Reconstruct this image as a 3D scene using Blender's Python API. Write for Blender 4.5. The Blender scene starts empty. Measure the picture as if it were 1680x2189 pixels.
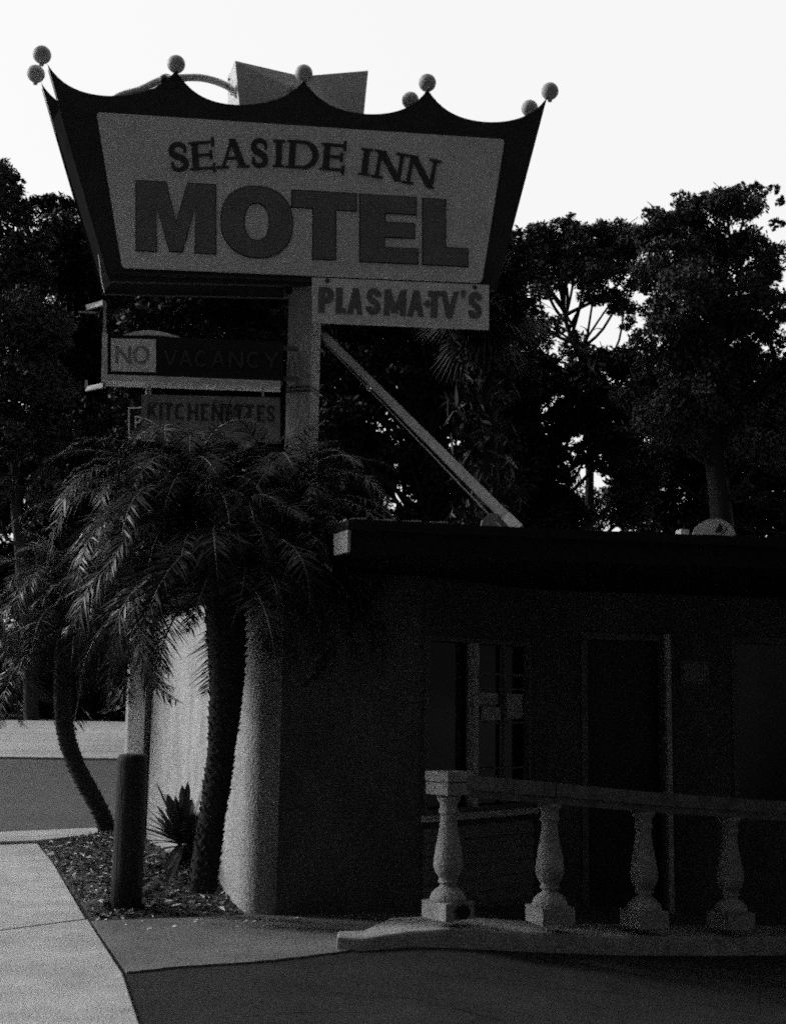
import bpy, math, random
import numpy as np
from mathutils import Vector, Matrix
R_ = math.radians
S = bpy.context.scene
COL = S.collection

# ------------------------------------------------------------------ camera
FP = 2800.0                       # focal length in pixels of a 1680x2189 picture
PITCH, ROLL, EYE = R_(8.24), 0.015, 1.5
cam = bpy.data.cameras.new('camera'); camo = bpy.data.objects.new('camera', cam); COL.objects.link(camo)
F = Vector((0, math.cos(PITCH), math.sin(PITCH)))
U0 = Vector((0, -math.sin(PITCH), math.cos(PITCH))); X0 = Vector((1, 0, 0))
# horizon drops to the right: the camera is rolled anticlockwise
RT = X0 * math.cos(ROLL) + U0 * math.sin(ROLL)
UP = U0 * math.cos(ROLL) - X0 * math.sin(ROLL)
CO = Vector((0, 0, EYE))
camo.matrix_world = Matrix(((RT.x, UP.x, -F.x, CO.x), (RT.y, UP.y, -F.y, CO.y), (RT.z, UP.z, -F.z, CO.z), (0, 0, 0, 1)))
cam.sensor_fit = 'VERTICAL'; cam.sensor_height = 36.0; cam.lens = FP / 2189 * 36.0
cam.clip_end = 2000; cam.clip_start = 0.05
S.camera = camo

# ------------------------------------------------------------------ light
SUN_AZ = R_(-74)                  # from +Y towards -X: the sun stands left and a little behind the sign
SUN_EL = R_(24)
SUN_DIR = Vector((math.sin(SUN_AZ) * math.cos(SUN_EL), math.cos(SUN_AZ) * math.cos(SUN_EL), math.sin(SUN_EL)))
W = bpy.data.worlds.new("World"); S.world = W; W.use_nodes = True
nt = W.node_tree; N = nt.nodes; L = nt.links
for n in list(N): N.remove(n)
out = N.new('ShaderNodeOutputWorld'); bg = N.new('ShaderNodeBackground')
sky = N.new('ShaderNodeTexSky'); sky.sky_type = 'NISHITA'; sky.sun_disc = False
sky.sun_elevation = SUN_EL; sky.sun_rotation = SUN_AZ; sky.dust_density = 6; sky.air_density = 1.0
bw = N.new('ShaderNodeRGBToBW'); L.new(sky.outputs[0], bw.inputs[0])
# a hazy overcast veil, bright ahead and to the left, dull behind the photographer
tc = N.new('ShaderNodeTexCoord'); dot = N.new('ShaderNodeVectorMath'); dot.operation = 'DOT_PRODUCT'
veil = Vector((-0.30, 0.82, 0.48)).normalized()
dot.inputs[1].default_value = veil; L.new(tc.outputs['Generated'], dot.inputs[0])
mr = N.new('ShaderNodeMapRange'); mr.interpolation_type = 'SMOOTHSTEP'
mr.inputs['From Min'].default_value = 0.0; mr.inputs['From Max'].default_value = 0.62
mr.inputs['To Min'].default_value = 0.06; mr.inputs['To Max'].default_value = 1.0
L.new(dot.outputs['Value'], mr.inputs['Value'])
ad = N.new('ShaderNodeMath'); ad.operation = 'ADD'; ad.inputs[1].default_value = 8.9
s2 = N.new('ShaderNodeMath'); s2.operation = 'MULTIPLY'; s2.inputs[1].default_value = 0.22
L.new(bw.outputs[0], s2.inputs[0]); L.new(s2.outputs[0], ad.inputs[0])
mu = N.new('ShaderNodeMath'); mu.operation = 'MULTIPLY'
L.new(ad.outputs[0], mu.inputs[0]); L.new(mr.outputs[0], mu.inputs[1])
L.new(mu.outputs[0], bg.inputs['Color']); bg.inputs['Strength'].default_value = 0.1
L.new(bg.outputs[0], out.inputs[0])
sd = bpy.data.lights.new('sun', 'SUN'); sun = bpy.data.objects.new('sun', sd); COL.objects.link(sun)
sd.energy = 2.2; sd.angle = R_(13); sd.color = (1, 1, 1)
sun.rotation_euler = SUN_DIR.to_track_quat('Z', 'Y').to_euler()
S.view_settings.view_transform = 'Standard'; S.view_settings.look = 'None'
S.view_settings.gamma = 1.0; S.view_settings.use_curve_mapping = False
S.view_settings.exposure = 0.0
S.cycles.use_denoising = False
S.cycles.use_adaptive_sampling = True; S.cycles.adaptive_threshold = 0.075; S.cycles.adaptive_min_samples = 8
S.cycles.max_bounces = 5; S.cycles.diffuse_bounces = 3; S.cycles.transparent_max_bounces = 4
S.cycles.pixel_filter_type = 'BLACKMAN_HARRIS'; S.cycles.filter_width = 1.9

# ------------------------------------------------------------------ picking points
def ray(px, py):
    return F + RT * ((px - 840) / FP) - UP * ((py - 1094.5) / FP)
def at(px, py, Y):
    d = ray(px, py); return CO + d * (Y / d.y)
def gp(px, py, z=0.0):
    d = ray(px, py); return CO + d * ((z - EYE) / d.z)
def onp(px, py, P, n):
    d = ray(px, py); return CO + d * ((P - CO).dot(n) / d.dot(n))
def zg(x, y):
    """height of the lie of the land: the drive falls to the right, the street climbs away"""
    t = min(max((15.0 - y) / 4.0, 0), 1); t = t * t * (3 - 2 * t)
    z = -0.1 * min(max(x - 0.3, 0), 6) * t
    z += max(0, y - 15) * 0.023
    z += max(0, min(y, 60) - 28) * 0.03
    return z

def gz(px, py, off=0.0):
    p = gp(px, py, off)
    for _ in range(12): p = gp(px, py, zg(p.x, p.y) + off)
    return p

# ------------------------------------------------------------------ materials
def mat(name, c, rough=0.8, var=0.25, scale=6.0, bump=0.0, bscale=60.0, spec=0.3, metal=0.0,
        stretch=(1, 1, 1), speck=0.0, sscale=120.0, trans=0.0):
    m = bpy.data.materials.new(name); m.use_nodes = True
    nt = m.node_tree; N = nt.nodes; L = nt.links; b = N['Principled BSDF']
    b.inputs['Roughness'].default_value = rough; b.inputs['Metallic'].default_value = metal
    b.inputs['Specular IOR Level'].default_value = spec
    t = N.new('ShaderNodeTexCoord'); mp = N.new('ShaderNodeMapping'); mp.inputs['Scale'].default_value = stretch
    L.new(t.outputs['Object'], mp.inputs[0])
    no = N.new('ShaderNodeTexNoise'); no.inputs['Scale'].default_value = scale
    no.inputs['Detail'].default_value = 8; no.inputs['Roughness'].default_value = 0.65
    L.new(mp.outputs[0], no.inputs['Vector'])
    r = N.new('ShaderNodeMapRange'); r.inputs['From Min'].default_value = 0.3; r.inputs['From Max'].default_value = 0.7
    r.inputs['To Min'].default_value = c * (1 - var); r.inputs['To Max'].default_value = c * (1 + var)
    L.new(no.outputs['Fac'], r.inputs['Value'])
    src = r.outputs[0]
    if speck:
        n2 = N.new('ShaderNodeTexNoise'); n2.inputs['Scale'].default_value = sscale; n2.inputs['Detail'].default_value = 3
        L.new(t.outputs['Object'], n2.inputs['Vector'])
        r2 = N.new('ShaderNodeMapRange'); r2.inputs['From Min'].default_value = 0.3; r2.inputs['From Max'].default_value = 0.7
        r2.inputs['To Min'].default_value = 1 - speck; r2.inputs['To Max'].default_value = 1 + speck
        L.new(n2.outputs['Fac'], r2.inputs['Value'])
        mm = N.new('ShaderNodeMath'); mm.operation = 'MULTIPLY'
        L.new(src, mm.inputs[0]); L.new(r2.outputs[0], mm.inputs[1]); src = mm.outputs[0]
    L.new(src, b.inputs['Base Color'])
    if bump:
        n3 = N.new('ShaderNodeTexNoise'); n3.inputs['Scale'].default_value = bscale; n3.inputs['Detail'].default_value = 5
        L.new(mp.outputs[0], n3.inputs['Vector'])
        bp = N.new('ShaderNodeBump'); bp.inputs['Strength'].default_value = bump; bp.inputs['Distance'].default_value = 0.02
        L.new(n3.outputs['Fac'], bp.inputs['Height']); L.new(bp.outputs[0], b.inputs['Normal'])
    return m
M = {}
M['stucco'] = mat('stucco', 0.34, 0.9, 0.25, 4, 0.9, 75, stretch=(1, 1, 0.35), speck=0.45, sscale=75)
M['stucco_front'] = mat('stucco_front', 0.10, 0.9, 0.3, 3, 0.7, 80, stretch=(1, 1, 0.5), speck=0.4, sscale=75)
M['siding'] = mat('siding', 0.2, 0.7, 0.2, 4, 0.3, 40, stretch=(.3, .3, 2))
M['trim'] = mat('trim', 0.14, 0.6, 0.2, 9, 0.3, 60)
M['fascia'] = mat('fascia', 0.02, 0.9, 0.3, 5, 0.4, 30, spec=0.06, stretch=(.4, .4, 1))
M['flashing'] = mat('flashing', 0.5, 0.4, 0.3, 14, 0.5, 40, spec=0.5)
M['roofing'] = mat('roofing', 0.12, 0.95, 0.3, 9, 0.6, 90)
M['glass'] = mat('glass', 0.012, 0.08, 0.2, 3, spec=0.5)
M['door'] = mat('door', 0.03, 0.5, 0.2, 5, spec=0.3)
M['post'] = mat('pale_trim', 0.5, 0.6, 0.2, 9, 0.3, 60)
M['paper'] = mat('paper', 0.5, 0.7, 0.3, 22)
M['concrete'] = mat('concrete', 0.44, 0.9, 0.26, 2.2, 0.6, 70, speck=0.35, sscale=90)
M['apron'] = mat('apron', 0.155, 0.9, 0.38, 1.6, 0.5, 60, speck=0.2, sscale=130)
M['curb'] = mat('curb', 0.4, 0.85, 0.35, 9, 0.9, 35, speck=0.25, sscale=60)
M['plinth'] = mat('plinth', 0.36, 0.85, 0.3, 7, 0.35, 60, speck=0.3, sscale=60)
M['rail'] = mat('rail_stone', 0.17, 0.85, 0.35, 7, 0.4, 60, speck=0.25, sscale=60)
M['asphalt'] = mat('asphalt', 0.029, 0.92, 0.4, 1.6, 0.9, 170, speck=0.5, sscale=190, spec=0.2)
M['road'] = mat('road', 0.085, 0.9, 0.16, 1.0, 0.5, 120, speck=0.3, sscale=120)
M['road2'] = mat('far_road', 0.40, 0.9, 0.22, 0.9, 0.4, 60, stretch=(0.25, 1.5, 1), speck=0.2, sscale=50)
M['soil'] = mat('soil', 0.06, 0.95, 0.5, 9, 1.0, 40, speck=0.4)
M['grass'] = mat('dry_ground', 0.07, 0.95, 0.5, 1.2, 1.0, 10, speck=0.4, sscale=20)
M['chip'] = mat('bark_chip', 0.10, 0.9, 0.6, 30, 0.4, 80)
M['litter'] = mat('dry_leaf', 0.75, 0.8, 0.4, 25)
M['wood'] = mat('bollard_paint', 0.014, 0.75, 0.5, 5, 0.6, 50, stretch=(1, 1, 0.15), speck=0.3, sscale=60)
M['palmtrunk'] = mat('palm_trunk', 0.022, 0.95, 0.5, 22, 1.0, 40)
M['frond'] = mat('frond', 0.009, 0.42, 0.5, 8, spec=0.16)
M['rachis'] = mat('rachis', 0.04, 0.45, 0.3, 8, spec=0.35)
M['leaf'] = mat('leaf', 0.028, 0.6, 0.45, 0.9, spec=0.15, speck=0.4, sscale=9)
M['leaf2'] = mat('leaf_grey', 0.075, 0.6, 0.4, 0.8, spec=0.15, speck=0.4, sscale=7)
M['bark'] = mat('bark', 0.03, 0.9, 0.4, 5, 0.8, 20, stretch=(1, 1, .2))
M['palebark'] = mat('pale_bark', 0.045, 0.85, 0.5, 3, 0.6, 14, stretch=(1, 1, .3))
M['cycad'] = mat('cycad_leaf', 0.03, 0.45, 0.3, 6, spec=0.4)
M['signface'] = mat('sign_face', 0.72, 0.55, 0.13, 1.6, 0.15, 30, spec=0.3, speck=0.08, sscale=30)
M['signframe'] = mat('sign_frame', 0.03, 0.6, 0.3, 2.5, 0.2, 20, spec=0.3)
M['signside'] = mat('sign_side', 0.02, 1.0, 0.3, 3, 0.2, 20, spec=0.0)
M['letter'] = mat('sign_letter', 0.17, 0.6, 0.15, 5, spec=0.25, speck=0.1, sscale=40)
M['letterdark'] = mat('letter_dark', 0.055, 0.6, 0.15, 5, spec=0.25)
M['ledge'] = mat('letter_edge', 0.03, 0.6, 0.1, 5)
M['ball'] = mat('ball_paint', 0.5, 0.6, 0.15, 5, 0.2, 30)
M['panelwhite'] = mat('panel_white', 0.8, 0.6, 0.1, 4, speck=0.08, sscale=40)
M['box'] = mat('topper_paint', 0.62, 0.55, 0.12, 3, 0.1, 20)
M['tube'] = mat('tube_metal', 0.85, 0.25, 0.1, 6, spec=0.9)
M['pole'] = mat('pole_paint', 0.27, 0.65, 0.2, 4, 0.3, 30, stretch=(1, 1, .3))
M['brace'] = mat('brace_steel', 0.14, 0.65, 0.3, 6, 0.3, 30)
M['steel'] = mat('pale_steel', 0.65, 0.5, 0.2, 8)
M['black'] = mat('black_cabinet', 0.012, 0.6, 0.3, 6)
M['dish'] = mat('dish_paint', 0.85, 0.5, 0.12, 6)
M['baluster'] = mat('cast_stone', 0.33, 0.85, 0.3, 9, 0.7, 50, speck=0.22, sscale=90)

# ------------------------------------------------------------------ mesh helpers
def tag(o, label=None, cat=None, group=None, kind=None):
    if label: o['label'] = label
    if cat: o['category'] = cat
    if group: o['group'] = group
    if kind: o['kind'] = kind
    return o
def empty(name, loc=(0, 0, 0), rz=0):
    o = bpy.data.objects.new(name, None); COL.objects.link(o); o.location = loc; o.rotation_euler.z = rz
    o.empty_display_size = 0.2
    return o
class MB:
    def __init__(s): s.v = []; s.f = []; s.sm = []
    def add(s, vs, fs, smooth=False):
        k = len(s.v); s.v += [tuple(p) for p in vs]
        for f in fs: s.f.append(tuple(i + k for i in f)); s.sm.append(smooth)
    def hexa(s, p):      # 8 corners: 4 of one face in order, 4 of the opposite face
        s.add(p, [(3, 2, 1, 0), (4, 5, 6, 7), (0, 1, 5, 4), (1, 2, 6, 5), (2, 3, 7, 6), (3, 0, 4, 7)])
    def box(s, c, sz, rz=0):
        cx, cy, cz = c; a, b, h = sz[0] / 2, sz[1] / 2, sz[2] / 2; co, si = math.cos(rz), math.sin(rz)
        P = []
        for z in (-h, h):
            for x, y in ((-a, -b), (a, -b), (a, b), (-a, b)):
                P.append((cx + x * co - y * si, cy + x * si + y * co, cz + z))
        s.hexa(P)
    def prism(s, pts, off):           # outline (any plane) pushed by a vector
        n = len(pts); off = Vector(off)
        a = [Vector(p) for p in pts]; b = [p + off for p in a]
        s.add(a + b, [tuple(range(n - 1, -1, -1)), tuple(range(n, 2 * n))] + [(i, (i + 1) % n, n + (i + 1) % n, n + i) for i in range(n)])
    def tube(s, path, rad, n=10, cap=True, jit=0, rnd=None):
        path = [Vector(p) for p in path]; m = len(path)
        if not hasattr(rad, '__len__'): rad = [rad] * m
        vs = []; prev = None
        for i, p in enumerate(path):
            d = (path[min(i + 1, m - 1)] - path[max(i - 1, 0)]).normalized()
            if prev is None:
                a = d.orthogonal().normalized()
            else:
                a = (prev - d * prev.dot(d)).normalized()
            prev = a; b = d.cross(a)
            for k in range(n):
                t = 2 * math.pi * k / n; r = rad[i] * (1 + (rnd.uniform(-jit, jit) if jit else 0))
                vs.append(p + (a * math.cos(t) + b * math.sin(t)) * r)
        fs = [(i * n + k, i * n + (k + 1) % n, (i + 1) * n + (k + 1) % n, (i + 1) * n + k) for i in range(m - 1) for k in range(n)]
        s.add(vs, fs, True)
        if cap:
            k0 = len(s.v) - len(vs)
            s.f.append(tuple(k0 + i for i in range(n - 1, -1, -1))); s.sm.append(False)
            s.f.append(tuple(k0 + (m - 1) * n + i for i in range(n))); s.sm.append(False)
    def lathe(s, prof, c, n=24):      # prof: list of (radius, z)
        vs = [(c[0] + r * math.cos(2 * math.pi * k / n), c[1] + r * math.sin(2 * math.pi * k / n), c[2] + z) for r, z in prof for k in range(n)]
        m = len(prof)
        s.add(vs, [(i * n + k, i * n + (k + 1) % n, (i + 1) * n + (k + 1) % n, (i + 1) * n + k) for i in range(m - 1) for k in range(n)], True)
        k0 = len(s.v) - len(vs)
        s.f.append(tuple(k0 + i for i in range(n - 1, -1, -1))); s.sm.append(False)
        s.f.append(tuple(k0 + (m - 1) * n + i for i in range(n))); s.sm.append(False)
    def sphere(s, c, r, n=24, m=14):
        s.lathe([(r * math.sin(math.pi * max(i, 0.02) / m) if i < m else r * 0.01, -r * math.cos(math.pi * i / m)) for i in range(m + 1)], c, n)
    def build(s, name, m, parent=None):
        me = bpy.data.meshes.new(name); me.from_pydata(s.v, [], s.f); me.update()
        me.polygons.foreach_set('use_smooth', s.sm)
        me.materials.append(M[m] if isinstance(m, str) else m)
        o = bpy.data.objects.new(name, me); COL.objects.link(o)
        if parent is not None:
            o.parent = parent
            o.matrix_parent_inverse = Matrix.Translation(parent.location).inverted() if parent.rotation_euler.z == 0 else parent.matrix_basis.inverted()
        return o
def crom(pts, n=8):
    P = [Vector(p) for p in pts]; out = []
    for i in range(len(P) - 1):
        p0 = P[max(i - 1, 0)]; p1 = P[i]; p2 = P[i + 1]; p3 = P[min(i + 2, len(P) - 1)]
        for k in range(n):
            t = k / n
            out.append(0.5 * ((2 * p1) + (p2 - p0) * t + (2 * p0 - 5 * p1 + 4 * p2 - p3) * t * t + (3 * p1 - p0 - 3 * p2 + p3) * t ** 3))
    out.append(P[-1]); return out
def patch(name, c, nu, nv, off, m, hf=None, kind='structure', skirt=0):
    """four ground corners -> a sheet following the lie of the land"""
    c = [Vector(p) for p in c]; b = MB(); vs = []
    for j in range(nv + 1):
        for i in range(nu + 1):
            u, v = i / nu, j / nv
            p = (c[0] * (1 - u) + c[1] * u) * (1 - v) + (c[3] * (1 - u) + c[2] * u) * v
            z = zg(p.x, p.y) + off + (hf(u, v, p) if hf else 0)
            vs.append((p.x, p.y, z))
    fs = [(j * (nu + 1) + i, j * (nu + 1) + i + 1, (j + 1) * (nu + 1) + i + 1, (j + 1) * (nu + 1) + i) for j in range(nv) for i in range(nu)]
    b.add(vs, fs)
    if skirt:
        ring = [(0, i) for i in range(nu + 1)] + [(j, nu) for j in range(1, nv + 1)] + [(nv, i) for i in range(nu - 1, -1, -1)] + [(j, 0) for j in range(nv - 1, 0, -1)]
        top = [vs[j * (nu + 1) + i] for j, i in ring]; n = len(top)
        b.add(top + [(x, y, z - skirt) for x, y, z in top], [(k, (k + 1) % n, n + (k + 1) % n, n + k) for k in range(n)])
    o = b.build(name, m)
    if kind: tag(o, kind=kind)
    return o

# ------------------------------------------------------------------ lettering
def arc(cx, cy, rx, ry, a0, a1, n=14):
    return [(cx + rx * math.cos(R_(a0 + (a1 - a0) * i / n)), cy + ry * math.sin(R_(a0 + (a1 - a0) * i / n))) for i in range(n + 1)]
SP = [tuple(p) for p in crom([Vector(q) for q in [(1, .74, 0), (.93, .9, 0), (.5, 1, 0), (.08, .9, 0), (.02, .7, 0), (.25, .57, 0), (.75, .43, 0), (.98, .28, 0), (.92, .1, 0), (.5, 0, 0), (.07, .1, 0), (0, .26, 0)]], 4)]
SP = [(p[0], p[1]) for p in SP]
G = {
 'A': [[(0, 0), (.5, 1)], [(.5, 1), (1, 0)], [(.2, .34), (.8, .34)]],
 'C': [arc(.5, .5, .5, .5, 48, 312, 22)],
 'D': [[(0, 0), (0, 1)], [(0, 1), (.45, 1)] + arc(.45, .5, .55, .5, 80, -80, 16) + [(.45, 0), (0, 0)]],
 'E': [[(0, 0), (0, 1)], [(0, 1), (1, 1)], [(0, .52), (.85, .52)], [(0, 0), (1, 0)]],
 'H': [[(0, 0), (0, 1)], [(1, 0), (1, 1)], [(0, .5), (1, .5)]],
 'I': [[(.5, 0), (.5, 1)]],
 'K': [[(0, 0), (0, 1)], [(0, .42), (1, 1)], [(.3, .6), (1, 0)]],
 'L': [[(0, 1), (0, 0)], [(0, 0), (1, 0)]],
 'M': [[(0, 0), (0, 1)], [(0, 1), (.5, .1)], [(.5, .1), (1, 1)], [(1, 1), (1, 0)]],
 'N': [[(0, 0), (0, 1)], [(0, 1), (1, 0)], [(1, 0), (1, 1)]],
 'O': [arc(.5, .5, .5, .5, 0, 360, 32)],
 'P': [[(0, 0), (0, 1)], [(0, 1), (.5, 1)] + arc(.5, .73, .5, .27, 80, -80, 12) + [(.5, .46), (0, .46)]],
 'S': [SP],
 'T': [[(.5, 0), (.5, 1)], [(0, 1), (1, 1)]],
 'V': [[(0, 1), (.5, 0)], [(.5, 0), (1, 1)]],
 'Y': [[(0, 1), (.5, .45)], [(1, 1), (.5, .45)], [(.5, .45), (.5, 0)]],
}
def glyph(mb, ch, box, to3d, nrm, thick, thin, depth=0.012, lift=0.0, serif=0, rot=0, k0=0):
    """box = (x0,y0,x1,y1) in picture pixels (y down); to3d maps a pixel onto the sign's face"""
    x0, y0, x1, y1 = box; w = x1 - x0; h = y1 - y0; cx = (x0 + x1) / 2; cy = (y0 + y1) / 2
    ix = thick / 2 if ch not in 'AVY' else thick * 0.55; iy = thin / 2
    if ch in 'AVYMNK': iy = 0
    cr, sr = math.cos(R_(rot)), math.sin(R_(rot)); cnt = k0
    def mp(u, v): return (x0 + ix + u * (w - 2 * ix), y1 - iy - v * (h - 2 * iy))
    def tr(q):
        dx, dy = q[0] - cx, q[1] - cy
        return to3d(cx + dx * cr - dy * sr, cy + dx * sr + dy * cr)
    def emit(poly):
        nonlocal cnt
        z = lift + cnt * 0.0004; cnt += 1
        mb.prism([tr(q) + nrm * z for q in poly], nrm * depth)
    for si, st in enumerate(G[ch]):
        P = [mp(*q) for q in st]; m = len(P)
        closed = ch == 'O'
        Lf = []; Rt = []
        for i in range(m):
            a = P[max(i - 1, 0)] if not closed else P[(i - 1) % (m - 1)]
            c = P[min(i + 1, m - 1)] if not closed else P[(i + 1) % (m - 1)]
            dx, dy = c[0] - a[0], c[1] - a[1]; l = math.hypot(dx, dy) or 1; dx /= l; dy /= l
            if m == 2 and ch in 'AVMNYK' and abs(dx) > 0.12:
                t = thick * (1 if not serif or (ch, si) not in (('A', 0),) else 0.45)
                if abs(dy) < 0.1: t = thin
            elif m == 2 and serif and ch == 'N': t = thin * 1.2
            elif ch == 'S': t = thin + (thick - thin) * (1 - abs(2 * (i / (m - 1)) - 1)) ** 0.7 if serif else thick * 0.5 + thin * 0.5
            else: t = thin + (thick - thin) * abs(dy)
            if m == 2 and ch in 'AVMNYK' and 0.12 < abs(dx):      # slanted stroke with flat ends
                hx = t / 2 / max(abs(dy), 0.35)
                Lf.append((P[i][0] - hx, P[i][1])); Rt.append((P[i][0] + hx, P[i][1]))
            else:
                Lf.append((P[i][0] - dy * t / 2, P[i][1] + dx * t / 2)); Rt.append((P[i][0] + dy * t / 2, P[i][1] - dx * t / 2))
        if m == 2 and abs(P[0][0] - P[1][0]) > 1 and ch in 'AVMNYK' and abs(P[0][1] - P[1][1]) < 2:
            t = thin / 2; emit([(P[0][0], P[0][1] - t), (P[1][0], P[1][1] - t), (P[1][0], P[1][1] + t), (P[0][0], P[0][1] + t)]); continue
        # extend plain vertical stems to the full height
        if m == 2 and abs(P[0][0] - P[1][0]) < 0.01:
            ya, yb = sorted((P[0][1], P[1][1])); 
            full = abs((yb - ya) - (h - 2 * iy)) < 1
            if full: ya -= iy; yb += iy
            xx = P[0][0]; t = thick / 2 if not (serif and ch == 'N') else thin * 0.7
            emit([(xx - t, ya), (xx + t, ya), (xx + t, yb), (xx - t, yb)]); continue
        if m == 2 and abs(P[0][1] - P[1][1]) < 0.01:
            t = thin / 2; xa, xb = sorted((P[0][0], P[1][0])); xb += ix
            if ch == 'T': xa -= ix
            emit([(xa, P[0][1] - t), (xb, P[0][1] - t), (xb, P[0][1] + t), (xa, P[0][1] + t)])
            if serif and ch == 'E': emit([(xb - thin, P[0][1] - thin * 1.7), (xb, P[0][1] - thin * 1.7), (xb, P[0][1] + thin * 1.7), (xb - thin, P[0][1] + thin * 1.7)])
            continue
        for i in range(m - 1):          # ribbon, one continuous strip
            pass
        z = lift + cnt * 0.0004; cnt += 1
        A = [tr(q) + nrm * z for q in Lf]; B = [tr(q) + nrm * z for q in Rt]
        A2 = [q + nrm * depth for q in A]; B2 = [q + nrm * depth for q in B]
        vs = A + B + A2 + B2; fs = []
        for i in range(m - 1):
            fs += [(2 * m + i, 2 * m + i + 1, 3 * m + i + 1, 3 * m + i), (i, i + 1, 2 * m + i + 1, 2 * m + i), (m + i + 1, m + i, 3 * m + i, 3 * m + i + 1)]
        mb.add(vs, fs + [(0, 2 * m, 3 * m, m), (m - 1, 2 * m - 1, 4 * m - 1, 3 * m - 1)])
    if serif:
        ends = {'I': [(.5, 0), (.5, 1)], 'N': [(0, 0), (0, 1), (1, 1)], 'A': [(0, 0), (1, 0)], 'E': [(0, 0), (0, 1)], 'D': [(0, 0), (0, 1)]}.get(ch, [])
        for e in ends:
            q = mp(*e); s_ = thin * 0.8; yy = q[1] + (iy - s_ / 2 if e[1] == 0 else -(iy - s_ / 2))
            ww = thick * 0.95
            emit([(q[0] - ww, yy - s_ / 2), (q[0] + ww, yy - s_ / 2), (q[0] + ww, yy + s_ / 2), (q[0] - ww, yy + s_ / 2)])
        if ch == 'S':
            for e, d in (((1, .74), -1), ((0, .26), 1)):
                q = mp(*e); emit([(q[0] - thin * .5, q[1] - h * .1 * (1 if d < 0 else .7)), (q[0] + thin * .5, q[1] - h * .1 * (1 if d < 0 else .7)), (q[0] + thin * .5, q[1] + h * .08), (q[0] - thin * .5, q[1] + h * .08)])

# ------------------------------------------------------------------ ground
def axis(ds): return ds
xs = [-400, -150, -70, -40, -25, -15, -10, -6, -3, -1, 0.3, 1, 2, 3, 4, 5, 6.3, 9, 15, 30, 60, 150, 400]
ys = [-60, -20, -6, -2, 0, 2, 4, 6, 8, 9, 10, 11, 12, 13, 14, 15, 20, 28, 36, 60, 100, 200, 600]
g = MB(); g.add([(x, y, zg(x, y) - 0.06) for y in ys for x in xs], [(j * len(xs) + i, j * len(xs) + i + 1, (j + 1) * len(xs) + i + 1, (j + 1) * len(xs) + i) for j in range(len(ys) - 1) for i in range(len(xs) - 1)])
tag(g.build('ground', 'grass'), kind='structure')
# driveway asphalt
patch('driveway', [(-2.6, -3, 0), (14, -3, 0), (14, 10.5, 0), (-2.6, 10.5, 0)], 60, 40, -0.014, 'asphalt')
# road beyond the planting bed
a, b = gp(-20, 1789), gp(232, 1771); d = (b - a); 
near0 = a - d * 14; near1 = b + d * 5
patch('road', [near0, near1, Vector((22, 27.5, 0)), Vector((-45, 26.0, 0))], 24, 20, -0.03, 'road')
patch('far_road', [Vector((-45, 26.0, 0)), Vector((22, 27.5, 0)), Vector((26, 36.5, 0)), Vector((-45, 35.5, 0))], 24, 12, 0.02, 'road2', hf=lambda u, v, p: 0.03 * math.sin(v * 9 + u * 6) * 0.6 + 0.12 * v, skirt=0.3)

rk_ = random.Random(8)
ck = MB()
for (px, py, ang, n_) in ((700, 2120, -.1, 16), (1150, 2110, .15, 18), (520, 2170, .3, 10)):
    p = gz(px, py, -.010); a_ = ang
    for _ in range(n_):
        a_ += rk_.uniform(-.5, .5); q = p + Vector((math.cos(a_), math.sin(a_) * .7, 0)) * .07; q.z = zg(q.x, q.y) - .010; w_ = Vector((-math.sin(a_), math.cos(a_), 0)) * rk_.uniform(.002, .005)
        ck.add([p - w_, q - w_, q + w_, p + w_], [(0, 1, 2, 3)]); p = q; a_ = a_ * .7 + ang * .3
tag(ck.build('driveway_crack', 'black'), kind='structure')
# pavement slabs
def slab(name, px, z=0.0, th=0.12, m='concrete', inset=0.008):
    P = [gp(x, y, z) for x, y in px]; c = sum(P, Vector()) / len(P)
    P = [p + (c - p).normalized() * inset for p in P]
    mb = MB(); mb.prism([Vector((p.x, p.y, z - th)) for p in P], (0, 0, th)); return mb
sw = MB()
def add_slab(px, z=0.0, th=0.12, inset=0.02):
    s_ = slab('', px, z, th, inset=inset); sw.add(s_.v, s_.f)
add_slab([(-1100, 2131), (190, 1964), (268, 2080), (308, 2189), (420, 2520), (-1500, 2900)])
add_slab([(-1100, 1885), (113, 1837), (190, 1964), (-1100, 2131)])
add_slab([(-1100, 1850), (84, 1802), (113, 1837), (-1100, 1885)])
o = sw.build('pavement', 'concrete'); tag(o, kind='structure')
bv = o.modifiers.new('b', 'BEVEL'); bv.width = 0.008; bv.segments = 2
# kerb strip along the road
kb = MB(); kp = [gp(-1100, 1838, 0.02), gp(84, 1798, 0.02), gp(240, 1780, 0.02), gp(240, 1770, 0.02), gp(-1100, 1826, 0.02)]
kb.prism([Vector((p.x, p.y, -0.1)) for p in kp], (0, 0, 0.13)); tag(kb.build('kerb_strip', 'concrete'), kind='structure')
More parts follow.
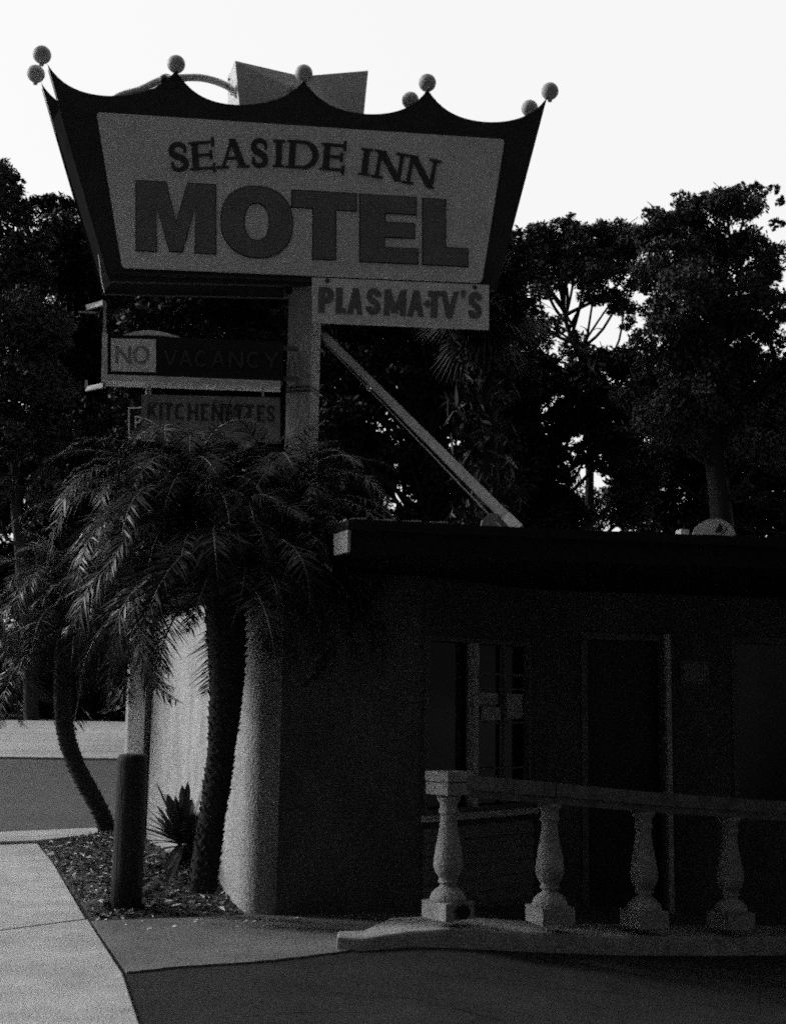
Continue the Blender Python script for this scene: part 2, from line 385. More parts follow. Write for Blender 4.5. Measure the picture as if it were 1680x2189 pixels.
# concrete apron of the motel entrance
ap = [gp(196, 1968), gp(272, 2076), gp(380, 2065), gp(585, 2051), gp(705, 2036)]
am = MB(); front0 = gz(878, 2024, -.014) + Vector((0, .12, 0))
pts = [ap[0], ap[1], ap[2], ap[3], ap[4], Vector((front0.x, front0.y, 0)), Vector((front0.x, 9.8, 0)), Vector((-0.75, 9.6, 0)), gp(580, 1953), gp(390, 1961)]
rr = random.Random(4); P2 = []
for i, p in enumerate(pts):
    P2.append(p)
    if 1 <= i <= 3:
        q = pts[i + 1]
        for k in range(1, 9): P2.append(p.lerp(q, k / 9) + Vector((0, rr.uniform(-.012, .012), 0)))
am.prism([Vector((p.x, p.y, -0.13)) for p in P2], (0, 0, 0.128))
fpx = [(719, 2034, 2003), (776, 2033, 2006), (878, 2024, 1990), (985, 2027, 1984), (1117, 2034, 1992), (1240, 2039, 1998), (1355, 2042, 2001), (1520, 2043, 2003), (1680, 2042, 2003), (1800, 2042, 2003)]
front = []; ftop = []
for px, yb, yt in fpx:
    q = gz(px, yb, -.014); front.append((q.x, q.y)); ftop.append(at(px, yt, q.y).z)
for i in range(2, len(front) - 1):
    (x0, y0), (x1, y1) = front[i], front[i + 1]
    q = [(x0, y0 + .12), (x1 + 1e-4, y1 + .12), (x1 + 1e-4, 12.2), (x0, 12.2)]
    am.hexa([Vector((x, y, zg(x, y) - .15)) for x, y in q] + [Vector((x, y, zg(x, y) - .002)) for x, y in q])
tag(am.build('entrance_apron', 'apron'), kind='structure')

# planting bed
bedc = [gp(88, 1804), gp(194, 1963), gp(592, 1954), gp(292, 1766)]
PB = gp(440, 1893, 0.0)
def bedh(u, v, p):
    e = min(u, 1 - u, v * 1.0, 1.0) ; e = min(1, max(0, e * 7))
    h = 0.10 * e + 0.02 * math.sin(p.x * 31 + p.y * 17) * math.sin(p.y * 23 - p.x * 9) * e
    h += 0.27 * math.exp(-((p.x - PB.x - .02) ** 2 * 5 + (p.y - PB.y - .1) ** 2 * 3)) * e
    return h
bed = patch('planting_bed', bedc, 60, 60, -0.02, 'soil', hf=bedh, skirt=0.15)
def bedpt(u, v):
    c = bedc; p = (c[0] * (1 - u) + c[1] * u) * (1 - v) + (c[3] * (1 - u) + c[2] * u) * v
    return Vector((p.x, p.y, -0.02 + bedh(u, v, p)))
def scatter(n, smin, smax, seed, thin):
    r = random.Random(seed); mb = MB()
    for _ in range(n):
        p = bedpt(r.uniform(.01, .99), r.uniform(.01, .99)) + Vector((0, 0, .008))
        l = r.uniform(smin, smax); w = l * r.uniform(*thin); a = r.uniform(0, 6.28)
        e = Vector((math.cos(a), math.sin(a), r.uniform(-.5, .5))); f = Vector((-math.sin(a), math.cos(a), r.uniform(-.5, .5)))
        mid = p + Vector((0, 0, r.uniform(.0, .012)))
        mb.add([p - e * l / 2, mid + f * w / 2, p + e * l / 2, mid - f * w / 2], [(0, 1, 2, 3)])
    return mb
tag(scatter(9000, .02, .075, 3, (.25, .6)).build('bark_mulch', 'chip'), 'dark bark mulch and dead leaves covering the planting bed', 'mulch', kind='stuff')
fl = scatter(900, .03, .12, 5, (.12, .4)); rq = random.Random(15)
for _ in range(45):
    p = gp(rq.uniform(200, 640), rq.uniform(1962, 1985), .004)
    a_ = rq.uniform(0, 6.28); l = rq.uniform(.015, .045); e = Vector((math.cos(a_), math.sin(a_), .2)) * l; f = Vector((-math.sin(a_), math.cos(a_), .1)) * l * .3
    fl.add([p - e * .5, p + f + Vector((0, 0, .006)), p + e * .5, p - f], [(0, 1, 2, 3)])
tag(fl.build('leaf_litter', 'litter'), 'pale dry leaves strewn over the dark mulch and the paving', 'leaf litter', kind='stuff')
0 and tag(scatter(9, .03, .12, 5, (.12, .4)).build('leaf_litter', 'litter'), 'pale dry leaves strewn over the dark mulch', 'leaf litter', kind='stuff')

# ------------------------------------------------------------------ office building
bld = empty('office_building', (0.2, 9.6, 0))
tag(bld, 'low flat-roofed motel office with a rounded pale stucco side wall and a deep dark eave', 'building')
def rounded(poly, rads, n=10):
    out = []
    for i, p in enumerate(poly):
        r = rads[i]
        if r <= 0 or i in (0, len(poly) - 1): out.append(Vector(p)); continue
        p = Vector(p); a = (Vector(poly[i - 1]) - p).normalized(); b = (Vector(poly[i + 1]) - p).normalized()
        A = p + a * r; B = p + b * r
        for k in range(n + 1):
            t = k / n; out.append(A * (1 - t) ** 2 + p * 2 * t * (1 - t) + B * t * t)
    return out
def wall_strip(mb, pl, z0, z1, th=0.15):
    m = len(pl); inner = []
    for i in range(m):
        d = (pl[min(i + 1, m - 1)] - pl[max(i - 1, 0)]).normalized(); inner.append(pl[i] + Vector((-d.y, d.x)) * th)
    vs = [(p.x, p.y, z) for z in (z0, z1) for p in pl] + [(p.x, p.y, z) for z in (z0, z1) for p in inner]
    fs = [(i, i + 1, m + i + 1, m + i) for i in range(m - 1)] + [(2 * m + i + 1, 2 * m + i, 3 * m + i, 3 * m + i + 1) for i in range(m - 1)]
    mb.add(vs, fs, True)
    mb.add([vs[0], vs[m], vs[3 * m], vs[2 * m]], [(0, 1, 2, 3)]); mb.add([vs[m - 1], vs[2 * m - 1], vs[4 * m - 1], vs[3 * m - 1]], [(3, 2, 1, 0)])
ZT = at(750, 1112, 8.3).z - .206
E_ = gp(590, 1954); CA = Vector((E_.x, E_.y)); fd = Vector((1, .25)).normalized()
CB = CA + fd * 1.04; CC = CB + Vector((.96, 1.0)); CD = CC + Vector((5.07, 1.28)); bd_ = Vector((-.36, 1)).normalized()
K1 = CA - fd * .22; K2 = K1 + bd_ * 4.4; kk = K2.y
side = rounded([(-.199 * (kk + 5.5) , kk + 5.5), (-.1965 * (kk + .1), kk + .1), (K2.x, K2.y), (K1.x, K1.y), (CA.x, CA.y)], [0, .3, 0.0, .21, 0], 18)
mb = MB(); wall_strip(mb, side, -0.5, ZT - .14); w1 = mb.build('side_wall', 'stucco', bld)
mb = MB(); mb.prism([Vector((p.x, p.y, ZT - .16)) for p in (K2, K1, CA, CB, CB + Vector((.3, 4)), K2 + Vector((2, .3)))], (0, 0, .015)); mb.build('low_roof', 'roofing', bld)
w1['label'] = 'pale rounded stucco side wall'
mb = MB(); A_ = CA + fd * .002; nf_ = Vector((-fd.y, fd.x)) * .15
mb.hexa([Vector((x, y, z)) for z in (-.5, ZT) for x, y in ((A_.x, A_.y), (CB.x, CB.y), (CB.x + nf_.x, CB.y + nf_.y), (A_.x + nf_.x, A_.y + nf_.y))])
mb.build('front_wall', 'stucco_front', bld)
# window bay B, with a hole for the window, then front C with door openings
def on_wall(p, q):
    n = Vector((q.y - p.y, -(q.x - p.x), 0)).normalized(); P = Vector((p.x, p.y, 0))
    return P, n
def wall_with_holes(mb, p, q, z0, z1, holes, th=0.14):
    """holes: (s0,s1,za,zb) metres along p->q"""
    d = (q - p); Lw = d.length; d = d / Lw; n = Vector((-d.y, d.x))
    def blk(s0, s1, a, b):
        if s1 - s0 < 1e-4 or b - a < 1e-4: return
        A = p + d * s0; B = p + d * s1
        mb.hexa([Vector((A.x, A.y, a)), Vector((B.x, B.y, a)), Vector((B.x + n.x * th, B.y + n.y * th, a)), Vector((A.x + n.x * th, A.y + n.y * th, a)),
                 Vector((A.x, A.y, b)), Vector((B.x, B.y, b)), Vector((B.x + n.x * th, B.y + n.y * th, b)), Vector((A.x + n.x * th, A.y + n.y * th, b))])
    s = 0
    for h in sorted(holes):
        blk(s, h[0], z0, z1); blk(h[0], h[1], z0, h[2]); blk(h[0], h[1], h[3], z1); s = h[1]
    blk(s, Lw, z0, z1)
def frame_in(p, q, h, w, proud, mtl, name, parent, dep=0.06, bottom=True):
    d = (q - p).normalized(); n = Vector((d.y, -d.x)); mb = MB(); s0, s1, a, b = h
    def bar(sa, sb, za, zb):
        A = p + d * sa + n * proud; B = p + d * sb + n * proud; k = -n * dep
        mb.hexa([Vector((A.x, A.y, za)), Vector((B.x, B.y, za)), Vector((B.x + k.x, B.y + k.y, za)), Vector((A.x + k.x, A.y + k.y, za)),
                 Vector((A.x, A.y, zb)), Vector((B.x, B.y, zb)), Vector((B.x + k.x, B.y + k.y, zb)), Vector((A.x + k.x, A.y + k.y, zb))])
    bar(s0, s0 + w, a, b); bar(s1 - w, s1, a, b); bar(s0 + w, s1 - w, b - w, b)
    if bottom: bar(s0 + w, s1 - w, a, a + w)
    return mb.build(name, mtl, parent), bar, mb
def quad_in(p, q, h, back, mtl, name, parent, th=0.02):
    d = (q - p).normalized(); n = Vector((d.y, -d.x)); s0, s1, a, b = h
    A = p + d * s0 - n * back; B = p + d * s1 - n * back; mb = MB(); k = -n * th
    mb.hexa([Vector((A.x, A.y, a)), Vector((B.x, B.y, a)), Vector((B.x + k.x, B.y + k.y, a)), Vector((A.x + k.x, A.y + k.y, a)),
             Vector((A.x, A.y, b)), Vector((B.x, B.y, b)), Vector((B.x + k.x, B.y + k.y, b)), Vector((A.x + k.x, A.y + k.y, b))])
    return mb.build(name, mtl, parent)
def s_of(px, py, p, q):
    P, n = on_wall(p, q); X = onp(px, py, P, n); return (Vector((X.x, X.y)) - p).dot((q - p).normalized()), X.z
LB = (CC - CB).length
sb0, zb0 = s_of(905, 1742, CB, CC); sb1, _ = s_of(1138, 1725, CB, CC); _, zt0 = s_of(1015, 1365, CB, CC)
wh = (max(sb0, 0.03), min(sb1, LB - .06), zb0, zt0)
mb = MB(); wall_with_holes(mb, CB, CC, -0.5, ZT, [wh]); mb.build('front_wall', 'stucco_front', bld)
mb = MB(); dirB = (CC - CB).normalized(); nB = Vector((dirB.y, -dirB.x))
z = -0.12
while z < zb0 - 0.12:                                  # lap siding under the window
    A = CB + dirB * .04; B = CC - dirB * .04
    a0, a1 = 0.028, 0.010
    mb.hexa([Vector((A.x + nB.x * a0, A.y + nB.y * a0, z)), Vector((B.x + nB.x * a0, B.y + nB.y * a0, z)), Vector((B.x + nB.x * .003, B.y + nB.y * .003, z)), Vector((A.x + nB.x * .003, A.y + nB.y * .003, z)),
             Vector((A.x + nB.x * a1, A.y + nB.y * a1, z + .095)), Vector((B.x + nB.x * a1, B.y + nB.y * a1, z + .095)), Vector((B.x + nB.x * .003, B.y + nB.y * .003, z + .095)), Vector((A.x + nB.x * .003, A.y + nB.y * .003, z + .095))])
    z += 0.1
mb.build('lap_siding', 'siding', bld)
win = quad_in(CB, CC, wh, 0.075, 'glass', 'window', bld)
fr, bar, fmb = frame_in(CB, CC, wh, 0.035, 0.012, 'trim', 'frame', win, bottom=True)
sm_, _ = s_of(1014, 1500, CB, CC); s2_, _ = s_of(1085, 1600, CB, CC)
mb = MB()
def barB(mb, sa, sb, za, zb, proud=0.02, dep=0.06):
    A = CB + dirB * sa + nB * proud; B = CB + dirB * sb + nB * proud; k = -nB * dep
    mb.hexa([Vector((A.x, A.y, za)), Vector((B.x, B.y, za)), Vector((B.x + k.x, B.y + k.y, za)), Vector((A.x + k.x, A.y + k.y, za)),
             Vector((A.x, A.y, zb)), Vector((B.x, B.y, zb)), Vector((B.x + k.x, B.y + k.y, zb)), Vector((A.x + k.x, A.y + k.y, zb))])
barB(mb, sm_ - .03, sm_ + .03, wh[2] + .035, wh[3] - .035)
mb.build('mullion', 'post', win)
mb = MB(); barB(mb, s2_ - .008, s2_ + .008, wh[2] + .035, wh[3] - .035, -.03, .03)
for py in (1442, 1473, 1545, 1642):
    _, zz = s_of(1085, py, CB, CC); barB(mb, sm_ + .045, wh[1] - .035, zz - .007, zz + .007, -.028, .03)
mb.build('glazing_bar', 'siding', win)
mb = MB(); barB(mb, wh[0] - .03, wh[1] + .03, wh[2] - .05, wh[2] - .002, .06, .07); mb.build('sill', 'post', win)
# notices taped inside the window
for (x0, x1, y0, y1) in ((1034, 1074, 1482, 1505), (1038, 1078, 1512, 1540), (1092, 1126, 1484, 1536)):
    a_, za = s_of(x0, y1, CB, CC); b_, zb_ = s_of(x1, y0, CB, CC)
    mb = MB(); barB(mb, a_, b_, za, zb_, -0.045, .004); mb.build('notice', 'paper', win)
# front C : two openings
d0, zt = s_of(1240, 1352, CC, CD); d1, _ = s_of(1425, 1600, CC, CD); _, zbt = s_of(1425, 1958, CC, CD)
e0, _ = s_of(1560, 1355, CC, CD); e1 = e0 + 1.15
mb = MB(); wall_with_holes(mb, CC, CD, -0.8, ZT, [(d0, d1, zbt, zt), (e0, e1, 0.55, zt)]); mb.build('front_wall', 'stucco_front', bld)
dr = quad_in(CC, CD, (d0, d1, zbt, zt), 0.08, 'door', 'door', bld, .04)
frame_in(CC, CD, (d0, d1, zbt, zt), 0.055, 0.02, 'trim', 'frame', dr, bottom=False)
mb = MB(); dC = (CD - CC).normalized(); nC = Vector((dC.y, -dC.x)); q = CC + dC * (d1 - .12) - nC * .04
mb.sphere((q.x, q.y, zbt + .95), .035, 14, 8); mb.build('handle', 'steel', dr)
wn = quad_in(CC, CD, (e0, e1, 0.55, zt), 0.075, 'glass', 'window', bld)
frame_in(CC, CD, (e0, e1, 0.55, zt), 0.05, 0.012, 'trim', 'frame', wn)
mb = MB(); a_, za = s_of(1452, 1464, CC, CD); b_, zb_ = s_of(1512, 1412, CC, CD)
q = CC + dC * ((a_ + b_) / 2) + nC * .014
mb.box((q.x, q.y, (za + zb_) / 2), (b_ - a_, .02, zb_ - za), math.atan2(dC.y, dC.x))
pl = mb.build('office_plaque', 'trim', bld); pl['label'] = 'small framed plaque beside the office door'
mb = MB(); q2 = q + nC * .013
mb.box((q2.x, q2.y, (za + zb_) / 2), ((b_ - a_) * .8, .006, (zb_ - za) * .7), math.atan2(dC.y, dC.x)); mb.build('plaque_face', 'siding', pl)
q = CC + dC * (d1 - .02) + nC * .07
mb = MB(); mb.box((q.x, q.y, (zbt + zt) / 2), (.042, .05, zt - zbt), math.atan2(dC.y, dC.x)); mb.build('pale_post', 'post', bld)
# roof
r0 = at(750, 1112, 8.3); zR = r0.z
r1 = onp(1680, 1152, Vector((0, 0, zR)), Vector((0, 0, 1)))
de = Vector((r1.x - r0.x, r1.y - r0.y)).normalized()
rf = [Vector((r0.x, r0.y)), Vector((r0.x, r0.y)) + de * 7, Vector((r0.x, r0.y)) + de * 7 + Vector((-2.2, 8.5)), Vector((-3.7, 19.2)), K2 + Vector((.2, .6)), Vector((-.5, 10.6)), Vector((-0.405, 8.62))]
def ring_prism(mb, pl, z0, z1): mb.prism([Vector((p.x, p.y, z0)) for p in pl], (0, 0, z1 - z0))
def inset(pl, d):
    c = sum(pl, Vector((0, 0))) / len(pl); return [p + (c - p).normalized() * d for p in pl]
FH = 0.205
mb = MB(); ring_prism(mb, inset(rf, .03), zR - FH, zR - .012); roof = mb.build('roof', 'fascia', bld)
mb = MB()
RL = rf[-1]
for a_, b_ in ((RL, rf[0]), (rf[0], rf[1]), (rf[-2], RL)):
    d = (b_ - a_); l = d.length; d /= l; n = Vector((d.y, -d.x))
    k = 0
    while k < l - .01:
        e = min(k + (0.09 if a_ is RL else 2.4), l)
        A = a_ + d * (k + .003); B = a_ + d * (e - .003)
        zt_ = zR + (0.006 * math.sin(k * 3))
        mb.hexa([Vector((A.x + n.x * .015, A.y + n.y * .015, zR - .062)), Vector((B.x + n.x * .015, B.y + n.y * .015, zR - .062)), Vector((B.x - n.x * .12, B.y - n.y * .12, zR - .062)), Vector((A.x - n.x * .12, A.y - n.y * .12, zR - .062)),
                 Vector((A.x + n.x * .012, A.y + n.y * .012, zt_)), Vector((B.x + n.x * .012, B.y + n.y * .012, zt_)), Vector((B.x - n.x * .12, B.y - n.y * .12, zt_)), Vector((A.x - n.x * .12, A.y - n.y * .12, zt_))])
        k = e
mb.build('roof_edging', 'fascia', roof)
mb = MB(); A, B = RL, rf[0]; d = (B - A).normalized(); n = Vector((d.y, -d.x))
A = A + d * .1; 
mb.hexa([Vector((A.x + n.x * .02, A.y + n.y * .02, zR - FH)), Vector((B.x + n.x * .02, B.y + n.y * .02, zR - FH)), Vector((B.x, B.y, zR - FH)), Vector((A.x, A.y, zR - FH)),
         Vector((A.x + n.x * .02, A.y + n.y * .02, zR - .064)), Vector((B.x + n.x * .02, B.y + n.y * .02, zR - .064)), Vector((B.x, B.y, zR - .064)), Vector((A.x, A.y, zR - .064))])
mb.build('end_board', 'paper', roof)
mb = MB()                                               # pale tarred strip of flashing along the first metre
for i in range(14):
    t0, t1 = -0.2 + i * .06, -0.2 + (i + 1) * .06
    A = rf[0] + de * t0 if t0 > 0 else rf[0] + (RL - rf[0]).normalized() * (-t0); B = rf[0] + de * t1 if t1 > 0 else rf[0] + (RL - rf[0]).normalized() * (-t1)
    if (B - A).length < .02: continue
    w = .02 + .006 * math.sin(i * 2.1)
    mb.hexa([Vector((A.x, A.y - .0, zR + .008)), Vector((B.x, B.y, zR + .008)), Vector((B.x, B.y + .1, zR + .008)), Vector((A.x, A.y + .1, zR + .008)),
             Vector((A.x, A.y, zR + w - .006)), Vector((B.x, B.y, zR + w - .006)), Vector((B.x, B.y + .1, zR + w)), Vector((A.x, A.y + .1, zR + w))])
mb.build('roof_flashing', 'flashing', roof)
mb = MB(); ring_prism(mb, inset(rf, .16), zR - .010, zR - .002); mb.build('roof_membrane', 'roofing', roof)

# roof vent and satellite dish
v0 = at(1052, 1112, 9.6)
ve = empty('roof_vent', (v0.x, v0.y, zR - .002)); tag(ve, 'small curved grey vent hood on the roof edge beside the steel brace', 'roof vent')
mb = MB()
prof = [(-.095, 0), (-.095, .05), (-.075, .085), (-.03, .105), (.03, .105), (.09, .085), (.11, 0)]
hv_ = (at(1052, 1099, 9.6).z - zR) / .105
mb.prism([Vector((v0.x + a_, v0.y - .06, zR - .002 + b_ * hv_)) for a_, b_ in prof], (0, .14, 0)); mb.build('hood', 'pole', ve)
mb = MB(); mb.box((v0.x - .100, v0.y, zR + .05), (.008, .12, .09)); mb.build('flange', 'steel', ve)
D0 = at(1528, 1148, 10.2)
ds = empty('satellite_dish', (D0.x, D0.y, zR - .002)); tag(ds, 'oval pale satellite dish with a dark logo on the flat roof', 'satellite dish')
mb = MB(); rxd = 47.5 / FP * 10.2; rzd = 40 / FP * 10.2
vs = []; nR, nA = 6, 32
for i in range(nR + 1):
    for k in range(nA):
        r = i / nR; t = 2 * math.pi * k / nA
        vs.append((D0.x + rxd * r * math.cos(t), D0.y + .05 * r * r * -1 + .1 - .06 * r * math.sin(t), D0.z + rzd * r * math.sin(t)))
vs2 = [(x, y + .012, z) for x, y, z in vs]; m = len(vs)
fs = [(i * nA + k, i * nA + (k + 1) % nA, (i + 1) * nA + (k + 1) % nA, (i + 1) * nA + k) for i in range(nR) for k in range(nA)]
mb.add(vs + vs2, fs + [tuple(x + m for x in reversed(f)) for f in fs] + [(nR * nA + k, nR * nA + (k + 1) % nA, m + nR * nA + (k + 1) % nA, m + nR * nA + k) for k in range(nA)], True)
mb.build('reflector', 'dish', ds)
mb = MB()
def dpt(px, py): 
    p = at(px, py, D0.y); r = math.hypot((p.x - D0.x) / rxd, (p.z - D0.z) / rzd); st = (p.z - D0.z) / rzd
    return Vector((p.x, D0.y + .1 - .05 * r * r - .06 * st - .006, p.z))
def flat(mb, px, dep=-.003):
    mb.prism([dpt(*q) for q in px], (0, dep, 0))
flat(mb, [(1537, 1119), (1546, 1124), (1548, 1131), (1543, 1137), (1531, 1136), (1535, 1129)])
flat(mb, [(1551, 1124), (1556, 1130), (1550, 1139), (1538, 1143), (1548, 1137), (1553, 1130)], -.0034)
mb.build('logo', 'letterdark', ds)
mb = MB(); a_ = at(1458, 1139, 9.9); b_ = D0 + Vector((-.05, 0, -.18))
mb.box((a_.x, a_.y, a_.z), (.07, .08, .045), .3); mb.tube([a_ + Vector((.03, 0, -.01)), Vector((a_.x + .04, a_.y, zR + .02)), Vector((D0.x, D0.y + .0, zR + .02))], .012, 8)
mb.build('feed_arm', 'dish', ds)
mb = MB(); mb.tube([(D0.x, D0.y + .13, zR - .002), (D0.x, D0.y + .13, D0.z)], .02, 10); mb.build('mast', 'brace', ds)

# ------------------------------------------------------------------ balustrade
bal = empty('balustrade', (0.34, 8.2, 0.12)); tag(bal, 'cast stone balustrade with four bulging balusters and a chunky rail in front of the office', 'balustrade')
BP = []
for px, pyb, D in ((957, 1961, 8.65), (1175, 1971, 8.89), (1377, 1979, 9.24), (1562, 1981, 9.62)):
    BP.append(at(px, pyb, D))
BP.append(BP[3] * 2 - BP[2])
yaw = math.atan2(BP[3].y - BP[0].y, BP[3].x - BP[0].x)
HT = at(957, 1649, 8.60).z - BP[0].z
sc = HT / 325.0         # metres per px on the first baluster
prof = [(.0, .0)]
pr = [(52, 0)]
P_ = [(42, 60), (42, 66), (38, 76), (30, 85), (21, 91), (18, 95), (18, 98), (23, 101), (23, 105), (19, 109), (23, 114), (29, 122), (33.5, 136), (33.5, 150), (30, 172), (25, 200), (20.5, 225), (18.5, 245), (19, 252), (23, 256), (23, 262), (20, 266), (20, 276), (26, 284), (29, 294)]
for i, b_ in enumerate(BP):
    mb = MB(); rot = R_(38) if i == 0 else yaw * .9
    # square plinth, flaring collar, turned shaft
    mb.box((b_.x, b_.y, b_.z + 18 * sc), (84 * sc, 84 * sc, 38 * sc), rot)
    mb.lathe([(r * sc, (z - 24) * sc) for r, z in P_], (b_.x, b_.y, b_.z), 28)
    o = mb.build('baluster', 'baluster', bal)
    if i == 0:
        mb = MB(); c_ = at(990, 1950, b_.y - .145)
        n_ = 20
        mb.prism([Vector((c_.x + .045 * math.cos(6.283 * k / n_), c_.y, c_.z + .045 * math.sin(6.283 * k / n_))) for k in range(n_)], (0, .03, 0))
        mb.build('drain_hole', 'black', o)
    # capital under the rail
    ct = BP[i].z + (325 - 26 - 50 - 24 + 20) * sc
# rail: lighter end block over the first baluster, then long rail
def beam(mb, A, B, w, z0, z1, ext0=0, ext1=0):
    d = Vector((B.x - A.x, B.y - A.y, B.z - A.z)); d.normalize(); n = Vector((-d.y, d.x, 0)).normalized() * w / 2
    A = A - d * ext0; B = B + d * ext1; P = []
    for z in (z0, z1):
        for q in (A - n, B - n, B + n, A + n): P.append(Vector((q.x, q.y, q.z + z)))
    mb.hexa(P)
zt1 = 325 * sc; 
mb = MB(); c0 = BP[0]
for z0, z1, s_ in ((272, 300, 96), (301.5, 325, 99)):
    mb.box((c0.x, c0.y, c0.z + (z0 + z1) / 2 * sc), (76 * sc * s_ / 96, 76 * sc * s_ / 96, (z1 - z0) * sc), R_(40))
o = mb.build('rail_end_block', 'baluster', bal)
bvm = o.modifiers.new('b', 'BEVEL'); bvm.width = .006; bvm.segments = 2
mb = MB(); 
for i in range(4): beam(mb, BP[i], BP[i + 1], .17, 288 * sc, 318 * sc, ext0=(-.09 if i == 0 else 0), ext1=(.6 if i == 3 else 0))
for i in range(4): beam(mb, BP[i], BP[i + 1], .13, 270 * sc, 287.6 * sc, ext0=(-.09 if i == 0 else 0), ext1=(.6 if i == 3 else 0))
mb.build('rail', 'rail', bal)
# plinth kerb the balusters stand on
pb = MB()
def pk(px, py, z): return gp(px, py, z)
back = []
for i, (x, y) in enumerate(front):
    w_ = .22 if i == 0 else .3 if i == 1 else .5; back.append((x + (.0 if i < 2 else -.12), y + w_))
n = len(front); vs = []
for (x, y), z in zip(front, ftop): vs.append((x, y, z))
for (x, y), z in zip(back, ftop): vs.append((x, y, z - .0))
for (x, y) in front: vs.append((x, y - .01, zg(x, y) - .08))
for (x, y) in back: vs.append((x, y, zg(x, y) - .08))
fs = []
for i in range(n - 1):
    fs += [(i, i + 1, n + i + 1, n + i), (2 * n + i, 2 * n + i + 1, i + 1, i), (n + i, n + i + 1, 3 * n + i + 1, 3 * n + i)]
fs += [(0, n, 3 * n, 2 * n), (n - 1, 3 * n - 1, 4 * n - 1, 2 * n - 1)]
pb.add(vs, fs); o = pb.build('kerb_plinth', 'plinth', bal)
bvm = o.modifiers.new('b', 'BEVEL'); bvm.width = .015; bvm.segments = 2

# ------------------------------------------------------------------ bollard
bp = gp(270, 1946); rB = 31.5 / FP * bp.y
HB = at(268, 1612, bp.y).z
mb = MB(); mb.lathe([(rB, -.05), (rB * 1.01, .3), (rB * .99, .7), (rB, HB - .05), (rB * .97, HB - .02), (rB * .86, HB - .004), (rB * .5, HB + .004), (.01, HB + .006)], (bp.x, bp.y, 0), 40)
o = mb.build('bollard', 'wood'); tag(o, 'thick dark round bollard at the corner of the planting bed', 'bollard')

# ------------------------------------------------------------------ palms
def frond_mesh(seed, L=1.0, npair=46, droop=1.0, ll=0.2):
    r = random.Random(seed); mb = MB(); rk = []
    n = 22; p = Vector((0, 0, 0)); ang = R_(r.uniform(58, 66))
    pts = []
    for i in range(n + 1):
        t = i / n; pts.append(p.copy())
        a = ang - droop * R_(135) * t ** 1.35
        p = p + Vector((math.cos(a), 0, math.sin(a))) * (L / n)
    side = Vector((0, 1, 0))
    def P(t):
        f = t * n; i = min(int(f), n - 1); q = pts[i].lerp(pts[i + 1], f - i); d = (pts[i + 1] - pts[i]).normalized(); return q, d
    for k in range(npair):
        t = 0.10 + 0.89 * k / (npair - 1)
        for s in (-1, 1):
            q, d = P(min(t + r.uniform(-.006, .006), 1)); up = side.cross(d) * -1
            l = ll * (math.sin(math.pi * min(t * .86 + .12, 1)) ** .6) * r.uniform(.6, 1.15) * (1.0 if t < .85 else .8)
            if r.random() < .06: continue
            fw = .4 + .7 * t + r.uniform(-.3, .3)
            dirv = (side * s * 1.0 + d * fw + up * r.uniform(-.15, .65)).normalized()
            w = .0038 * r.uniform(.8, 1.3) * (L / 1.2) ** .3
            wv = d.cross(dirv).cross(dirv).normalized() * w
            dr = Vector((0, 0, -1)) * l * r.uniform(.12, .6)
            m1 = q + dirv * l * .5 + dr * .25; tip = q + dirv * l + dr
            mb.add([q - wv * .6, q + wv * .6, m1 + wv, tip, m1 - wv], [(0, 1, 2, 4), (4, 2, 3)])
    rk = [pts[i] for i in range(0, n + 1, 2)]
    return mb, rk
FM = []
for i in range(7):
    mb, rk = frond_mesh(100 + i, 1.0, 62, [0.8, 1.0, 1.2, .6, .9, 1.1, 1.35][i], .2)
    me = bpy.data.meshes.new('frond')
    mb2 = MB(); mb2.tube(rk, [.011 * (1 - .85 * k / (len(rk) - 1)) for k in range(len(rk))], 6)
    nv = len(mb.v); vs = mb.v + mb2.v; fs = mb.f + [tuple(a_ + nv for a_ in f) for f in mb2.f]
    me.from_pydata(vs, [], fs); me.update(); me.materials.append(M['frond']); me.materials.append(M['rachis'])
    me.polygons.foreach_set('material_index', [0] * len(mb.f) + [1] * len(mb2.f))
    me.polygons.foreach_set('use_smooth', [False] * len(mb.f) + [True] * len(mb2.f))
    FM.append(me)
def trunk_mesh(path, rads, seed, bumps=True):
    r = random.Random(seed); mb = MB()
    mb.tube(path, rads, 14, jit=.05, rnd=r)
    if bumps:
        m = len(path); tot = 0
        for i in range(m - 1):
            seg = (path[i + 1] - path[i]); l = seg.length; d = seg.normalized(); a = d.orthogonal().normalized(); b = d.cross(a)
            nr = max(1, int(l / .035))
            for k in range(nr):
                c = path[i] + seg * (k / nr); R = rads[i] + (rads[i + 1] - rads[i]) * k / nr
                for j in range(9):
                    t = 2 * math.pi * (j + .5 * (k % 2) + r.uniform(-.15, .15)) / 9; e = a * math.cos(t) + b * math.sin(t); f = d.cross(e)
                    o_ = c + e * R * .86; w = R * .34; h = r.uniform(.03, .05)
                    tip = o_ + e * R * r.uniform(.22, .36) + d * h
                    mb.add([o_ - f * w - d * .02, o_ + f * w - d * .02, o_ + f * w * .6 + d * .03, o_ - f * w * .6 + d * .03, tip], [(0, 1, 4), (1, 2, 4), (2, 3, 4), (3, 0, 4)])
    return mb
